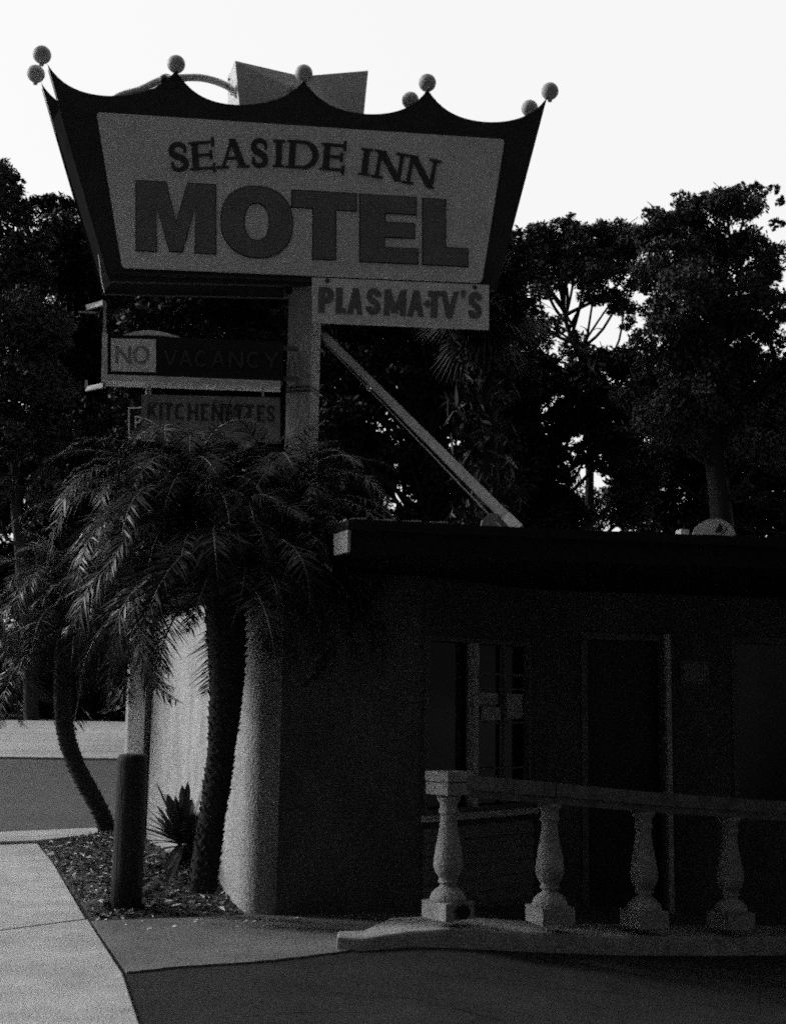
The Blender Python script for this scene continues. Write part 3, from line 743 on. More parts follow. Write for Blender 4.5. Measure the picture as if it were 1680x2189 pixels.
def palm(label, path, rads, L, nf, seed, group=None, cat='palm', sag=84, drop=.16):
    r = random.Random(seed); t = empty('palm_tree', path[0]); tag(t, label, cat, 'feather palms in the planting bed')
    p2 = crom(path, 7); rr_ = [float(np.interp(i / (len(p2) - 1), np.linspace(0, 1, len(rads)), rads)) for i in range(len(p2))]
    trunk_mesh(p2, rr_, seed).build('trunk', 'palmtrunk', t)
    top = p2[-1]
    for i in range(nf):
        o = bpy.data.objects.new('frond', FM[r.randrange(len(FM))]); COL.objects.link(o); o.parent = t
        az = i * 2.39996 + r.uniform(-.2, .2); lvl = i / nf        # 0 = young, upright ... 1 = old, hanging
        pit = R_(20 - sag * lvl + r.uniform(-9, 9)); s = L * r.uniform(.85, 1.12) * (0.8 + .3 * min(1, lvl * 2))
        m = Matrix.Rotation(az, 4, 'Z') @ Matrix.Rotation(-pit, 4, 'Y') @ Matrix.Rotation(r.uniform(-.35, .35), 4, 'X')
        base = top - Vector((0, 0, 1)) * (drop * lvl) + Vector((math.cos(az), math.sin(az), 0)) * .05
        o.matrix_basis = Matrix.Translation(base - path[0]) @ m @ Matrix.Diagonal((s, s, s, 1))
    return t
yA = 9.2
pa = [at(x, y, yA) for x, y in ((432, 1900), (452, 1760), (474, 1600), (485, 1450), (483, 1330), (478, 1235))]
pA = palm('tall palm with a stout dark trunk against the pale stucco wall', pa, [.098, .088, .094, .122, .14, .12], 1.22, 90, 11, sag=80, drop=.12)
yC = 9.42
pc = [at(x, y, yC) for x, y in ((428, 1880), (454, 1700), (482, 1500), (474, 1330), (436, 1200), (412, 1072))]
pC = palm('taller palm behind the stout one, crown in front of the lowest hanging sign', pc, [.05, .05, .05, .055, .06, .06], 1.2, 74, 23)
pe = [at(x, y, yC + .02) for x, y in ((434, 1880), (458, 1700), (486, 1500), (500, 1330), (565, 1190), (600, 1075))]
pE = palm('slim palm whose fronds cross the square sign pole', pe, [.05, .05, .05, .055, .06, .055], 1.04, 60, 31)
bb = gp(236, 1792)
pbp = [at(x, y, bb.y) for x, y in ((237, 1796), (216, 1735), (168, 1645), (142, 1570), (134, 1490), (140, 1380), (158, 1270))]
pB = palm('leaning slender palm with a curved dark trunk at the roadside end of the bed', pbp, [.095, .09, .09, .095, .09, .09, .085], 1.3, 76, 47, sag=96, drop=.4)

DENS = 10.5
def cloud(blobs, leaf, dens, seed, hang=0.5, aspect=2.2, sub=9, subr=.42):
    """blobs: (center, radius); returns numpy verts/faces of leaf quads gathered in clumps"""
    rg = np.random.default_rng(seed); C = []; Rr = []
    for c, r in blobs:
        k = max(4, int(sub * (r / 0.7) ** 0.8)); v = rg.normal(size=(k, 3)); v /= np.linalg.norm(v, axis=1)[:, None]
        q = np.array(c) + v * (r * rg.uniform(.35, 1.0, (k, 1)) ** .6) * np.array([1, .9, .85]); C.append(q); Rr.append(np.full(k, r) * subr * rg.uniform(.5, 1.15, k))
    C = np.vstack(C); Rr = np.concatenate(Rr)
    cnt = np.maximum(12, (DENS * dens * (Rr / leaf) ** 2).astype(int)); idx = np.repeat(np.arange(len(C)), cnt); n = len(idx)
    v = rg.normal(size=(n, 3)); v /= np.linalg.norm(v, axis=1)[:, None]; rad = rg.uniform(0, 1, (n, 1)) ** .45
    P = C[idx] + v * rad * Rr[idx][:, None] * np.array([1.1, 1.1, .8])
    e = rg.normal(size=(n, 3)); e[:, 2] = e[:, 2] * (1 - hang) - hang * 1.2; e /= np.linalg.norm(e, axis=1)[:, None]
    h = np.cross(e, rg.normal(size=(n, 3))); h /= np.linalg.norm(h, axis=1)[:, None]
    l = leaf * rg.uniform(.6, 1.3, (n, 1)) / 2; w = l / aspect
    V = np.stack([P - e * l, P + h * w, P + e * l, P - h * w], 1).reshape(-1, 3)
    return V, n
def leaf_obj(name, V, n, m, parent):
    me = bpy.data.meshes.new(name); me.vertices.add(4 * n); me.vertices.foreach_set('co', V.astype(np.float32).ravel())
    me.loops.add(4 * n); me.loops.foreach_set('vertex_index', np.arange(4 * n, dtype=np.int32))
    me.polygons.add(n); me.polygons.foreach_set('loop_start', np.arange(0, 4 * n, 4, dtype=np.int32)); me.polygons.foreach_set('loop_total', np.full(n, 4, dtype=np.int32))
    me.update(calc_edges=True); me.materials.append(M[m]); o = bpy.data.objects.new(name, me); COL.objects.link(o)
    o.parent = parent; o.matrix_parent_inverse = Matrix.Translation(parent.location).inverted(); return o

# ------------------------------------------------------------------ cycad at the foot of the palm
cy = gp(392, 1846, .2); cyc = empty('cycad', cy); tag(cyc, 'low spiky dark-leaved plant at the foot of the stout palm', 'plant')
mb = MB(); r = random.Random(9)
mb.lathe([(.05, -.3), (.06, .0), (.05, .14)], (cy.x, cy.y, cy.z - .04), 14); mb.build('stem', 'palmtrunk', cyc)
V, n = cloud([((cy.x + .1, cy.y - .02, cy.z - .12), .2), ((cy.x - .1, cy.y - .05, cy.z - .16), .16), ((cy.x + .25, cy.y - .1, cy.z - .2), .16)], .16, 3.0, 66, .6, aspect=9, sub=60, subr=.6); leaf_obj('dead_leaves', V, n, 'soil', cyc)
for i in range(95):
    az = i * 2.4; el = R_(r.uniform(-15, 70) if i > 14 else r.uniform(40, 80)); L_ = r.uniform(.3, .52); w = r.uniform(.026, .038)
    d = Vector((math.cos(az) * math.cos(el), math.sin(az) * math.cos(el), math.sin(el))); f = d.cross(Vector((0, 0, 1))).normalized() if abs(d.z) < .99 else Vector((1, 0, 0)); u = f.cross(d)
    mb = MB(); b0 = cy + Vector((0, 0, .14)) + d * .04; pts = []
    for k in range(7):
        t = k / 6; q = b0 + d * L_ * t - Vector((0, 0, 1)) * (.10 * t * t * (1 - d.z)); ww = w * (1 - (2 * t - 1) ** 4 * .6) if k < 6 else .002
        if k == 6: ww = .002
        pts += [q - f * ww, q - u * .006, q + f * ww]
    fs = []
    for k in range(6):
        fs += [(3 * k, 3 * k + 1, 3 * k + 4, 3 * k + 3), (3 * k + 1, 3 * k + 2, 3 * k + 5, 3 * k + 4)]
    mb.add(pts, fs); mb.build('blade', 'cycad', cyc)
# second little clump at the wall
for (px, py, s, lb) in ((490, 1822, .55, 'small grey-leaved seedling between the palm trunk and the stucco wall'), (318, 1792, .55, 'small dark seedling between the bollard and the stucco wall')):
    c_ = gp(px, py, .08); e = empty('seedling', c_); tag(e, lb, 'plant')
    for i in range(12):
        az = i * 2.4; el = R_(r.uniform(15, 75)); d = Vector((math.cos(az) * math.cos(el), math.sin(az) * math.cos(el), math.sin(el))); f = d.cross(Vector((0, 0, 1))).normalized()
        mb = MB(); L_ = .36 * s * r.uniform(.7, 1.1); w = .02 * s * 1.6
        pts = []
        for k in range(5):
            t = k / 4; q = c_ - Vector((0, 0, .02)) + d * L_ * t - Vector((0, 0, .06 * t * t)); ww = w * math.sin(math.pi * (.15 + .85 * t)) + .001; pts += [q - f * ww, q + f * ww]
        mb.add(pts, [(2 * k, 2 * k + 1, 2 * k + 3, 2 * k + 2) for k in range(4)]); mb.build('blade', 'rachis' if px == 490 else 'cycad', e)

# ------------------------------------------------------------------ the motel sign
Ys = 10.9
SP0 = at(102, 140, Ys); Sd = Vector((1, .128, 0)).normalized(); Sn = Vector((Sd.y, -Sd.x, 0))     # Sn points at the camera
def sf(px, py): return onp(px, py, SP0, Sn)
sign = empty('motel_sign', (0, 0, 0)); 
pole_base = at(646, 1500, 11.35)
sign.location = (pole_base.x, pole_base.y, 0)
tag(sign, 'big crown-shaped motel sign with ball finials on a square pole', 'sign')
tips = [(102, 137), (377, 150), (650, 172), (914, 191), (1169, 208)]
lows = [(240, 205), (512, 224), (798, 244), (1052, 261)]
outl = []
for i in range(4):
    (xa, ya), (xb, yb) = tips[i], tips[i + 1]; (xm, ym) = lows[i]
    for k in range(0, 25):
        t = k / 24 * 2 - 1
        x = xa + (xb - xa) * (k / 24)
        base = ym; e = ya if t < 0 else yb
        tt = (xm - x) / (xm - xa) if x < xm else (x - xm) / (xb - xm)
        y = base - (base - e) * (0.62 * tt ** 2 + 0.38 * tt ** 5)
        if k == 24 and i < 3: continue
        outl.append((x, y))
outl = outl + [(1061, 620), (234, 601)]
def plate(mb, px, off, th):
    mb.prism([sf(*q) + off for q in px], -Sn * th)
mb = MB(); plate(mb, outl, Vector(), .05); fp = mb.build('front_crown', 'signframe', sign)
OFF = Vector((-.15, .36, 0))
mb = MB(); plate(mb, outl, OFF, .05); mb.build('back_crown', 'signframe', sign)
# body between the crowns: trapezoid tray
tr_ = [(128, 222), (1146, 285), (1058, 616), (240, 598)]
a4 = [sf(*q) - Sn * .052 for q in tr_]; b4 = [sf(*q) + OFF + Sn * .002 for q in tr_]
mb = MB(); mb.hexa(a4 + b4); mb.build('cabinet', 'signside', sign)
# slim edge trims of the left side
mb = MB()
e1 = [sf(q[0], q[1]) for q in ((104, 150), (235, 600))]; mb.tube([e1[0], e1[1]], .004, 6)
mb.tube([e1[0] + OFF, e1[1] + OFF], .004, 6); mb.build('edge_trim', 'signside', sign)
# panel with rounded corners
pc_ = [(207, 241), (1078, 299), (1029, 606), (262, 574)]
pan = []
for i in range(4):
    p = Vector(pc_[i]); a_ = Vector(pc_[i - 1]); b_ = Vector(pc_[(i + 1) % 4]); r0_ = 10
    A = p + (a_ - p).normalized() * r0_; B = p + (b_ - p).normalized() * r0_
    for k in range(5):
        t = k / 4; q = A * (1 - t) ** 2 + p * 2 * t * (1 - t) + B * t * t; pan.append((q.x, q.y))
mb = MB(); mb.prism([sf(*q) + Sn * .002 for q in pan], Sn * .012); face = mb.build('face_panel', 'signface', sign)
mb = MB(); 
def bar2(mb, q, lift, th): mb.prism([sf(*p) + Sn * lift for p in q], Sn * th)
bar2(mb, [(240, 582), (1030, 613), (1029, 619), (239, 588)], .004, .03)
mb.build('lower_rail', 'signframe', sign)
mb = MB(); ep = [(211.5, 542), (222, 546), (234.5, 603), (224, 624), (218, 599)]
mb.prism([at(x, y, Ys + .16) for x, y in ep], (-.012, .03, 0)); mb.build('end_plate', 'brace', sign)
# balls
BR = 20.6 / FP * 10.9
balls = [((90, 115), 20.5), ((377, 135), 20.3), ((650, 155), 19.6), ((914, 175), 19.3), ((1176, 193), 19)]
for (c_, rp) in balls:
    p = sf(*c_) - Sn * .02
    mb = MB(); mb.sphere(p, BR, 32, 20)
    mb.tube([p - Vector((0, 0, BR * .8)), p - Vector((0, 0, BR * 1.25)) + Sd * .0], .02, 8)
    mb.build('ball_finial', 'ball', sign)
    mb = MB(); q = p + OFF; mb.sphere(q, BR, 32, 20); mb.tube([q - Vector((0, 0, BR * .8)), q - Vector((0, 0, BR * 1.25))], .02, 8)
    mb.build('ball_finial', 'ball', sign)
# lettering: SEASIDE INN
mb = MB()
ins = [('S', 361, 306, 404, 368, -6), ('E', 411, 303, 460, 365, -4), ('A', 468, 298, 527, 361, -2), ('S', 535, 298, 575, 359, 1), ('I', 583, 300, 609, 359, 2), ('D', 618, 302, 681, 363, 4),
       ('E', 691, 308, 738, 367, 5), ('I', 768, 318, 794, 377, 7), ('N', 802, 325, 862, 386, 9), ('N', 869, 337, 932, 400, 11)]
for i, (ch, x0, y0, x1, y1, ro) in enumerate(ins):
    glyph(mb, ch, (x0, y0 + 1, x1, y1), sf, Sn, 13.5 if ch != 'S' else 14, 6.0, .008, .014, serif=1, rot=ro)
mb.build('inn_lettering', 'letterdark', face)
# MOTEL: block letters with a darker outline underneath
def motel(grow, lift, dep, mtl, nm):
    mb = MB(); g_ = grow
    def poly(q, k): 
        q = [Vector(p) for p in q]; mb.prism([sf(p.x, p.y) + Sn * (lift + k * .0004) for p in q], Sn * dep)
    def off(q):      # grow a polygon outward
        n = len(q); out = []; A = sum(q[i][0] * q[(i + 1) % n][1] - q[(i + 1) % n][0] * q[i][1] for i in range(n)); s = 1 if A > 0 else -1
        for i in range(n):
            p0, p1, p2 = Vector(q[i - 1]), Vector(q[i]), Vector(q[(i + 1) % n]); d1 = (p1 - p0).normalized(); d2 = (p2 - p1).normalized()
            n1 = Vector((d1.y, -d1.x)) * s; n2 = Vector((d2.y, -d2.x)) * s; b_ = (n1 + n2); l = max(b_.length, .5); b_ = b_ / l
            c_ = max(b_.dot(n1), .45); out.append(p1 + b_ * (g_ / c_))
        return out
    poly(off([(292, 388), (355, 391), (377, 478), (402, 394), (461, 397), (461, 544), (418, 542), (419, 441), (390, 540), (364, 539), (334, 437), (335, 539), (292, 537)]), 0)
    poly(off([(624, 408), (761, 416), (761, 453), (717, 450), (717, 557), (669, 555), (669, 447), (624, 444)]), 1)
    poly(off([(769, 417), (889, 424), (889, 461), (822, 457), (822, 477), (885, 480), (885, 511), (821, 508), (821, 531), (892, 534), (892, 566), (769, 560)]), 2)
    poly(off([(903, 426), (951, 429), (951, 531), (999, 534), (999, 571), (903, 567)]), 3)
    # O : ring
    cx, cy_, rx, ry = 549, 476, 76 + g_, 76 + g_; ix, iy = 27 - g_, 40 - g_; n = 48; vs = []
    for (a_, b_) in ((rx, ry), (ix, iy)):
        for lf in (lift, lift + dep):
            for k in range(n):
                t = 2 * math.pi * k / n; e = 2 / 2.25
                X = math.copysign(abs(math.cos(t)) ** e, math.cos(t)); Y = math.copysign(abs(math.sin(t)) ** e, math.sin(t))
                vs.append(sf(cx + a_ * X + 0.0 * Y, cy_ + b_ * Y + .05 * a_ * X) + Sn * (lf))
    fs = []
    for k in range(n):
        j = (k + 1) % n
        fs += [(n + k, n + j, 3 * n + j, 3 * n + k), (k, j, n + j, n + k), (2 * n + j, 2 * n + k, 3 * n + k, 3 * n + j)]
    mb.add(vs, fs); return mb.build(nm, mtl, face)
motel(1.6, .0142, .004, 'ledge', 'motel_outline'); motel(-.6, .0142, .010, 'letter', 'motel_lettering')
# topper: notched box and gooseneck pipe behind the crown
Yb = 11.5
def bx(px, py, dy=0): return at(px, py, Yb + dy)
mb = MB()
fr_ = [bx(503, 130), bx(645, 163, .05), bx(787, 151), bx(776, 262), bx(516, 262)]
bk_ = [bx(486, 168, .45), bx(632, 196, .5), bx(766, 186, .45), bx(757, 290, .45), bx(490, 290, .45)]
n = 5; mb.add(fr_ + bk_, [(4, 3, 2, 1, 0), (5, 6, 7, 8, 9)] + [(i, (i + 1) % n, n + (i + 1) % n, n + i) for i in range(n)])
tp = mb.build('arrow_box', 'box', sign)
mb = MB()
for q in ((491, 170), (494, 186), (496, 202)):
    p = bx(q[0] + 2, q[1], .2); mb.sphere(p - Vector((.012, 0, 0)), .012, 8, 6)
mb.build('rivet', 'letterdark', tp)
mb = MB(); mb.tube(crom([bx(240, 215, -.2), bx(262, 203, -.2), bx(300, 192, -.2), (bx(345, 172, -.15)), bx(398, 166, -.1), bx(440, 168, 0), bx(484, 183, .1), bx(510, 205, .1)], 6), 8.3 / FP * Yb, 14)
mb.build('conduit', 'tube', sign)
mb = MB(); p = bx(352, 171, -.3); mb.sphere(p, .045, 14, 10); mb.tube([bx(286, 190, -.2), bx(286, 202, -.2)], .015, 8); mb.build('conduit_joint', 'signframe', sign)
# pole
YP = 11.35
pt = at(645, 640, YP); 
def polebox(mb, px0, px1, pyt, pyb, y, rz, wd):
    a_ = at(px0, pyt, y); b_ = at(px1, pyt, y); 
cxp = at(646, 900, YP).x; wP = 72 / FP * YP * .86
zt_ = at(645, 560, YP).z
mb = MB(); mb.box((cxp, YP, zt_ / 2 - .05), (wP * .90, wP * .9, zt_ + .1), R_(-17)); mb.build('pole', 'pole', sign)
mb = MB(); zz = at(645, 842, YP).z
for dz in (0, .035): mb.box((cxp, YP, zz + dz), (wP * .93, wP * .93, .018), R_(-17))
mb.build('pole_band', 'letterdark', sign)
mb = MB(); mb.box((cxp, YP, at(645, 612, YP).z), (wP * 1.5, .14, .2), R_(7)); mb.build('mounting_box', 'signframe', sign)
mb = MB(); p = at(612, 1022, 10.95); mb.lathe([(.05, -.1), (.10, -.08), (.115, .02), (.13, .06), (.05, .09)], p, 18); mb.build('pole_lamp', 'siding', sign)
# brace down to the roof
A = at(694, 718, YP - .12); B = at(1108, 1132, 9.45); 
def sqtube(mb, A, B, w0, w1):
    d = (B - A).normalized(); s = d.cross(Vector((0, 1, 0))).normalized(); t = s.cross(d)
    P = []
    for Q, w in ((A, w0), (B, w1)):
        for (i, j) in ((-1, -1), (1, -1), (1, 1), (-1, 1)): P.append(Q + s * i * w / 2 + t * j * w / 2)
    mb.hexa(P)
mb = MB(); sqtube(mb, A, B, .058, .068); br = mb.build('brace', 'brace', sign)
mb = MB(); dAB = (B - A).normalized(); sqtube(mb, B - dAB * .15, B + dAB * .02, .076, .076); mb.build('brace_foot', 'pole', br)
mb = MB(); sqtube(mb, A + Vector((.02, -.03, -.09)), B + Vector((-.07, -.03, -.05)), .007, .007); mb.build('brace_wire', 'brace', br)

# ---- PLASMA TV'S panel
pls = empty('plasma_sign', sf(855, 650)); tag(pls, "pale rectangular sign reading PLASMA TV'S bolted under the crown sign", 'sign')
mb = MB(); mb.prism([sf(*q) + Sn * .040 for q in ((666, 596), (1043, 612), (1043, 706), (669, 691))], -Sn * .035); pp = mb.build('panel', 'panelwhite', pls)
mb = MB(); L0 = .040
def ptop(x): return 617 + (x - 680) * .0345
for ch, x0, x1 in (('P', 680, 713), ('L', 717, 740), ('A', 741, 776), ('S', 781, 814), ('M', 820, 867), ('A', 869, 906), ('T', 912, 941), ('V', 939, 979), ('S', 998, 1029)):
    y0 = ptop(x0) + (0 if ch != 'S' else -1); h = 55 + (x0 - 680) * .008
    th = {'M': 12.5, 'A': 12, 'V': 12, 'S': 14, 'T': 15}.get(ch, 14.5)
    glyph(mb, ch, (x0, y0, x1, y0 + h), sf, Sn, th, 11.5, .004, L0, rot=2)
for q in ([(904, 652), (912, 643), (920, 652), (912, 661)], [(983, 624), (993, 624), (991, 640), (985, 640)]):
    mb.prism([sf(*p) + Sn * L0 for p in q], Sn * .008)
mb.build('lettering', 'letter', pp)
mb = MB()
for q in ((699, 603), (1013, 617)):
    mb = MB(); c_ = sf(*q) + Sn * .042; mb.sphere(c_, .021, 12, 8); mb.build('bolt', 'letterdark', pls)

# ---- NO VACANCY cabinet
YV = 10.95; Vd = Vector((1, .11, 0)).normalized(); Vn = Vector((Vd.y, -Vd.x, 0)); VP = at(232, 760, YV)
def vf(px, py): return onp(px, py, VP, Vn)
vac = empty('vacancy_sign', vf(230, 812)); tag(vac, 'black NO VACANCY cabinet with a pale NO panel and a pale channel below', 'sign')
mb = MB(); mb.prism([vf(*q) for q in ((232, 715), (606, 730), (606, 815), (232, 803))], -Vn * .16); cb = mb.build('cabinet', 'black', vac)
mb = MB(); mb.prism([vf(*q) + Vn * .003 for q in ((238, 724), (334, 726), (334, 796), (238, 794))], Vn * .008); npn = mb.build('no_panel', 'panelwhite', vac)
mb = MB()
for ch, b_ in (('N', (248, 741, 281, 777)), ('O', (285, 740, 320, 778))): glyph(mb, ch, b_, vf, Vn, 6, 5, .004, .011, rot=1)
mb.build('lettering', 'pole', npn)
mb = MB()
for ch, x0, x1 in (('V', 350, 380), ('A', 383, 412), ('C', 417, 445), ('A', 452, 482), ('N', 490, 520), ('C', 528, 558), ('Y', 564, 596)):
    y0 = 749 + (x0 - 346) * .02; glyph(mb, ch, (x0, y0, x1, y0 + 34), vf, Vn, 5, 4, .006, .003, rot=1)
mb.build('vacancy_lettering', 'letterdark', cb)
mb = MB(); mb.prism([vf(*q) + Vn * .03 for q in ((220, 714), (231, 714), (231, 806), (218, 812))], -Vn * .19); mb.build('end_strip', 'steel', vac)
mb = MB(); mb.prism([vf(*q) + Vn * .05 for q in ((219, 806), (231, 803), (600, 817), (600, 829), (219, 816))], -Vn * .21); mb.build('channel', 'steel', vac)
mb = MB(); ar = []
for k in range(13): ar.append((246 + 141 * k / 12, 720 - 15.5 * math.sin(math.pi * k / 12)))
for k in range(12, -1, -1): ar.append((246 + 141 * k / 12, 722 - 7 * math.sin(math.pi * k / 12)))
mb.prism([vf(*q) - Vn * .02 for q in ar], -Vn * .12); mb.build('arched_cap', 'tube', vac)
# open end frame
def e3(px, py, dy): return at(px, py, YV + dy)
mb = MB()
def flatbar(mb, q, th=.03): mb.prism(q, (0, th, 0))
flatbar(mb, [e3(221, 643, 0), e3(226, 642, 0), e3(226, 828, 0), e3(221, 828, 0)])
flatbar(mb, [e3(183, 652, .3), e3(220, 641.5, .01), e3(220, 652, .01), e3(187, 661, .3), e3(187, 668, .3), e3(183, 668, .3)])
flatbar(mb, [e3(182, 812, .3), e3(186, 812, .3), e3(187, 826, .3), e3(220, 818, .01), e3(220, 828, .01), e3(182, 836, .3)])
flatbar(mb, [e3(167, 664, .3), e3(204, 666, .3), e3(204, 668, .3), e3(167, 666, .3)])
mb.build('end_frame', 'pole', vac)
mb = MB(); mb.prism([vf(*q) - Vn * .06 for q in ((598, 735), (640, 737), (640, 745), (598, 743))], -Vn * .04); mb.prism([vf(*q) - Vn * .06 for q in ((598, 800), (640, 802), (640, 810), (598, 808))], -Vn * .04); mb.build('bracket', 'brace', vac)

# ---- KITCHENETTES panel
kit = empty('kitchenettes_sign', vf(450, 848)); tag(kit, 'dull grey sign reading KITCHENETTES half hidden by palm fronds under the vacancy cabinet', 'sign')
mb = MB(); mb.prism([vf(*q) for q in ((303, 843), (599, 850), (599, 946), (303, 941))], -Vn * .04); kp_ = mb.build('panel', 'pole', kit)
mb = MB()
for ch, x0, x1 in (('K', 316, 337), ('I', 341, 348), ('T', 350, 370), ('C', 374, 397), ('H', 402, 424), ('E', 430, 446), ('N', 453, 477), ('E', 483, 498), ('T', 502, 521), ('T', 524, 543), ('E', 550, 566), ('S', 570, 588)):
    y0 = 861 + (x0 - 316) * .022; glyph(mb, ch, (x0, y0, x1, y0 + 36), vf, Vn, 6, 5, .004, .0015, rot=1)
mb.build('lettering', 'letterdark', kp_)
mb = MB(); 
for x in (318, 560): mb = MB(); mb.prism([vf(*q) - Vn * .015 for q in ((x, 816), (x + 5, 816), (x + 5, 846), (x, 846))], -Vn * .015); mb.build('hanger', 'steel', kit)
psn = empty('bordered_sign', at(290, 905, YV + .3)); tag(psn, 'small dark sign with a pale border and letter P left of the kitchenettes sign', 'sign')
def pf(px, py): return at(px, py, YV + .32)
mb = MB(); flatbar(mb, [pf(275, 871), pf(330, 869), pf(330, 937), pf(275, 938)], .03); ps = mb.build('panel', 'black', psn)
mb = MB()
for q in ([(275, 871), (310, 869.5), (310, 872.5), (275, 874)], [(275, 874.1), (278, 874), (278, 934), (275, 934)], [(275, 934.2), (310, 933.8), (310, 937), (275, 937.5)]):
    mb.prism([pf(*p) + Vector((0, -.006, 0)) for p in q], (0, .005, 0))
mb.build('border', 'panelwhite', ps)
mb = MB(); glyph(mb, 'P', (289, 889, 303, 915), pf, Vector((0, -1, 0)), 3.5, 3.2, .005, .002); mb.build('lettering', 'panelwhite', ps)
mb = MB(); mb.tube([pf(312, 872) + Vector((0, .05, 0)), vf(312, 816) - Vn * .05], .008, 6); mb.build('hanger', 'steel', psn)

# ------------------------------------------------------------------ trees
def tree(label, D, trunk, blobs, seed, leaf=.13, dens=1.6, lm='leaf', bark='bark', r0=.2, twigs=1, name='tree', hang=.5, group=None, limbs=None, wig=.22, sub=36, subr=.5):
    r = random.Random(seed)
    tp_ = [at(x, y, D) for x, y in trunk]; base = tp_[0].copy(); base.z = zg(base.x, base.y) - .1; tp_ = [base] + tp_[1:] if abs(tp_[0].z) < 3 else [base] + tp_
    e = empty(name, base); tag(e, label, 'tree', 'big trees behind the motel and the road')
    pth = crom(tp_, 6); mb = MB(); m = len(pth); mb.tube(pth, [r0 * (1 - .7 * i / (m - 1)) for i in range(m)], 10, jit=.06, rnd=r)
    bl = []
    for (x, y, rp) in blobs:
        dj = r.uniform(-1, 1) * min(1.2, rp / FP * D * 1.1); c = at(x, y, D + dj); bl.append((tuple(c), rp / FP * D))
        # limb to the clump
        if twigs and (rp > 28 or r.random() < .5):
            c = Vector(c); j = min(range(m), key=lambda i: (pth[i] - c).length + max(0, pth[i].z - c.z + 1.6) * 2)
            s = pth[j]; mid = s.lerp(c, .5) + Vector((r.uniform(-wig, wig), r.uniform(-wig, wig), r.uniform(-wig * 1.3, wig * .5))) * (c - s).length * .5
            rr0 = min(r0 * .4, .015 + .018 * (c - s).length); q = crom([s, mid, c, c + (c - mid).normalized() * rp / FP * D * .5], 4)
            mb.tube(q, [rr0 * (1 - .8 * i / (len(q) - 1)) for i in range(len(q))], 6)
            for _ in range(6):
                k = r.randrange(len(q) // 4, len(q)); t2 = q[k] + Vector((r.uniform(-1, 1), r.uniform(-1, 1), r.uniform(-.3, 1))) * rp / FP * D * .7
                mb.tube([q[k], q[k].lerp(t2, .5) + Vector((0, 0, .05)), t2], [rr0 * .35, rr0 * .22, .006], 5)
    mb.build('trunk', bark, e)
    V, n = cloud(bl, leaf, dens, seed, hang, sub=sub, subr=subr); leaf_obj('crown', V, n, lm, e)
    return e, n
NL = 0
def fill(x0, x1, y0, y1, step, rr_, seed, skip=()):
    r = random.Random(seed); o = []; y = y0
    k = 0
    while y <= y1:
        x = x0 + (step / 2 if k % 2 else 0)
        while x <= x1:
            X = x + r.uniform(-.3, .3) * step; Y = y + r.uniform(-.3, .3) * step
            if not any((X - a) ** 2 / (c * c) + (Y - b) ** 2 / (d * d) < 1 for a, b, c, d in skip): o.append((X, Y, rr_ * r.uniform(.8, 1.2)))
            x += step
        y += step * .85; k += 1
    return o
# right: tall eucalyptus and its neighbours
T = []
T.append(tree('tallest eucalyptus, its billowing crown filling the upper right above the roof', 24, [(1560, 1500), (1545, 1150), (1520, 900), (1535, 700), (1550, 520)],
    [(1450, 470, 45), (1500, 455, 50), (1550, 445, 50), (1600, 430, 42), (1410, 470, 38), (1385, 505, 35), (1455, 425, 20), (1520, 415, 20), (1585, 402, 18), (1615, 398, 14), (1655, 405, 14), (1668, 430, 12), (1390, 455, 18), (1660, 480, 16),
     (1440, 540, 60), (1530, 530, 65), (1600, 520, 40), (1650, 570, 50), (1400, 590, 50), (1480, 620, 70), (1580, 620, 65), (1670, 650, 50), (1410, 660, 45), (1440, 700, 55), (1530, 710, 70), (1610, 720, 60), (1690, 760, 45), (1420, 780, 60), (1500, 800, 80), (1600, 810, 80), (1700, 850, 60), (1370, 730, 30), (1385, 850, 60), (1450, 880, 80), (1560, 900, 85), (1660, 930, 80)],
    1, .10, 2.4, 'leaf2', 'bark', .26, hang=.55))
T.append(tree('open eucalyptus with bare forking limbs between the crown sign and the tallest tree', 29, [(1255, 1500), (1260, 1000), (1262, 880), (1245, 780), (1210, 690), (1200, 600)],
    [(1150, 500, 29), (1135, 530, 40), (1170, 525, 40), (1210, 490, 35), (1215, 475, 18), (1240, 520, 45), (1285, 505, 37), (1325, 500, 35), (1290, 485, 18), (1350, 520, 40), (1365, 500, 18), (1190, 560, 56), (1250, 570, 56), (1310, 560, 56), (1350, 590, 35), (1145, 590, 40), (1170, 620, 32), (1270, 620, 37), (1310, 640, 32), (1335, 650, 29), (1180, 700, 28), (1235, 735, 28), (1215, 760, 26), (1150, 740, 30), (1340, 690, 19)],
    2, .10, 2.3, 'leaf2', 'bark', .11, hang=.55, wig=.45))
skipR = [(1255, 1015, 62, 40), (1245, 1080, 40, 26), (1190, 690, 60, 50), (1320, 730, 30, 45), (1250, 690, 30, 40)]
T.append(tree('spreading dark tree directly behind the low roof, middle of the picture', 27, [(1140, 1500), (1150, 1200), (1180, 1000), (1200, 860)],
    fill(1040, 1350, 800, 1120, 60, 50, 5, skipR) + [(1290, 770, 26), (1350, 780, 40), (1150, 790, 34), (1245, 795, 26)], 3, .15, 2.3, 'leaf', 'bark', .22))
T.append(tree('dark broad tree behind the satellite dish at the right edge', 30, [(1610, 1500), (1600, 1200), (1560, 1000), (1540, 900)],
    fill(1370, 1720, 860, 1150, 62, 54, 6, [(1640, 1090, 20, 26), (1385, 1030, 20, 15)]), 4, .15, 2.2, 'leaf', 'palebark', .24))
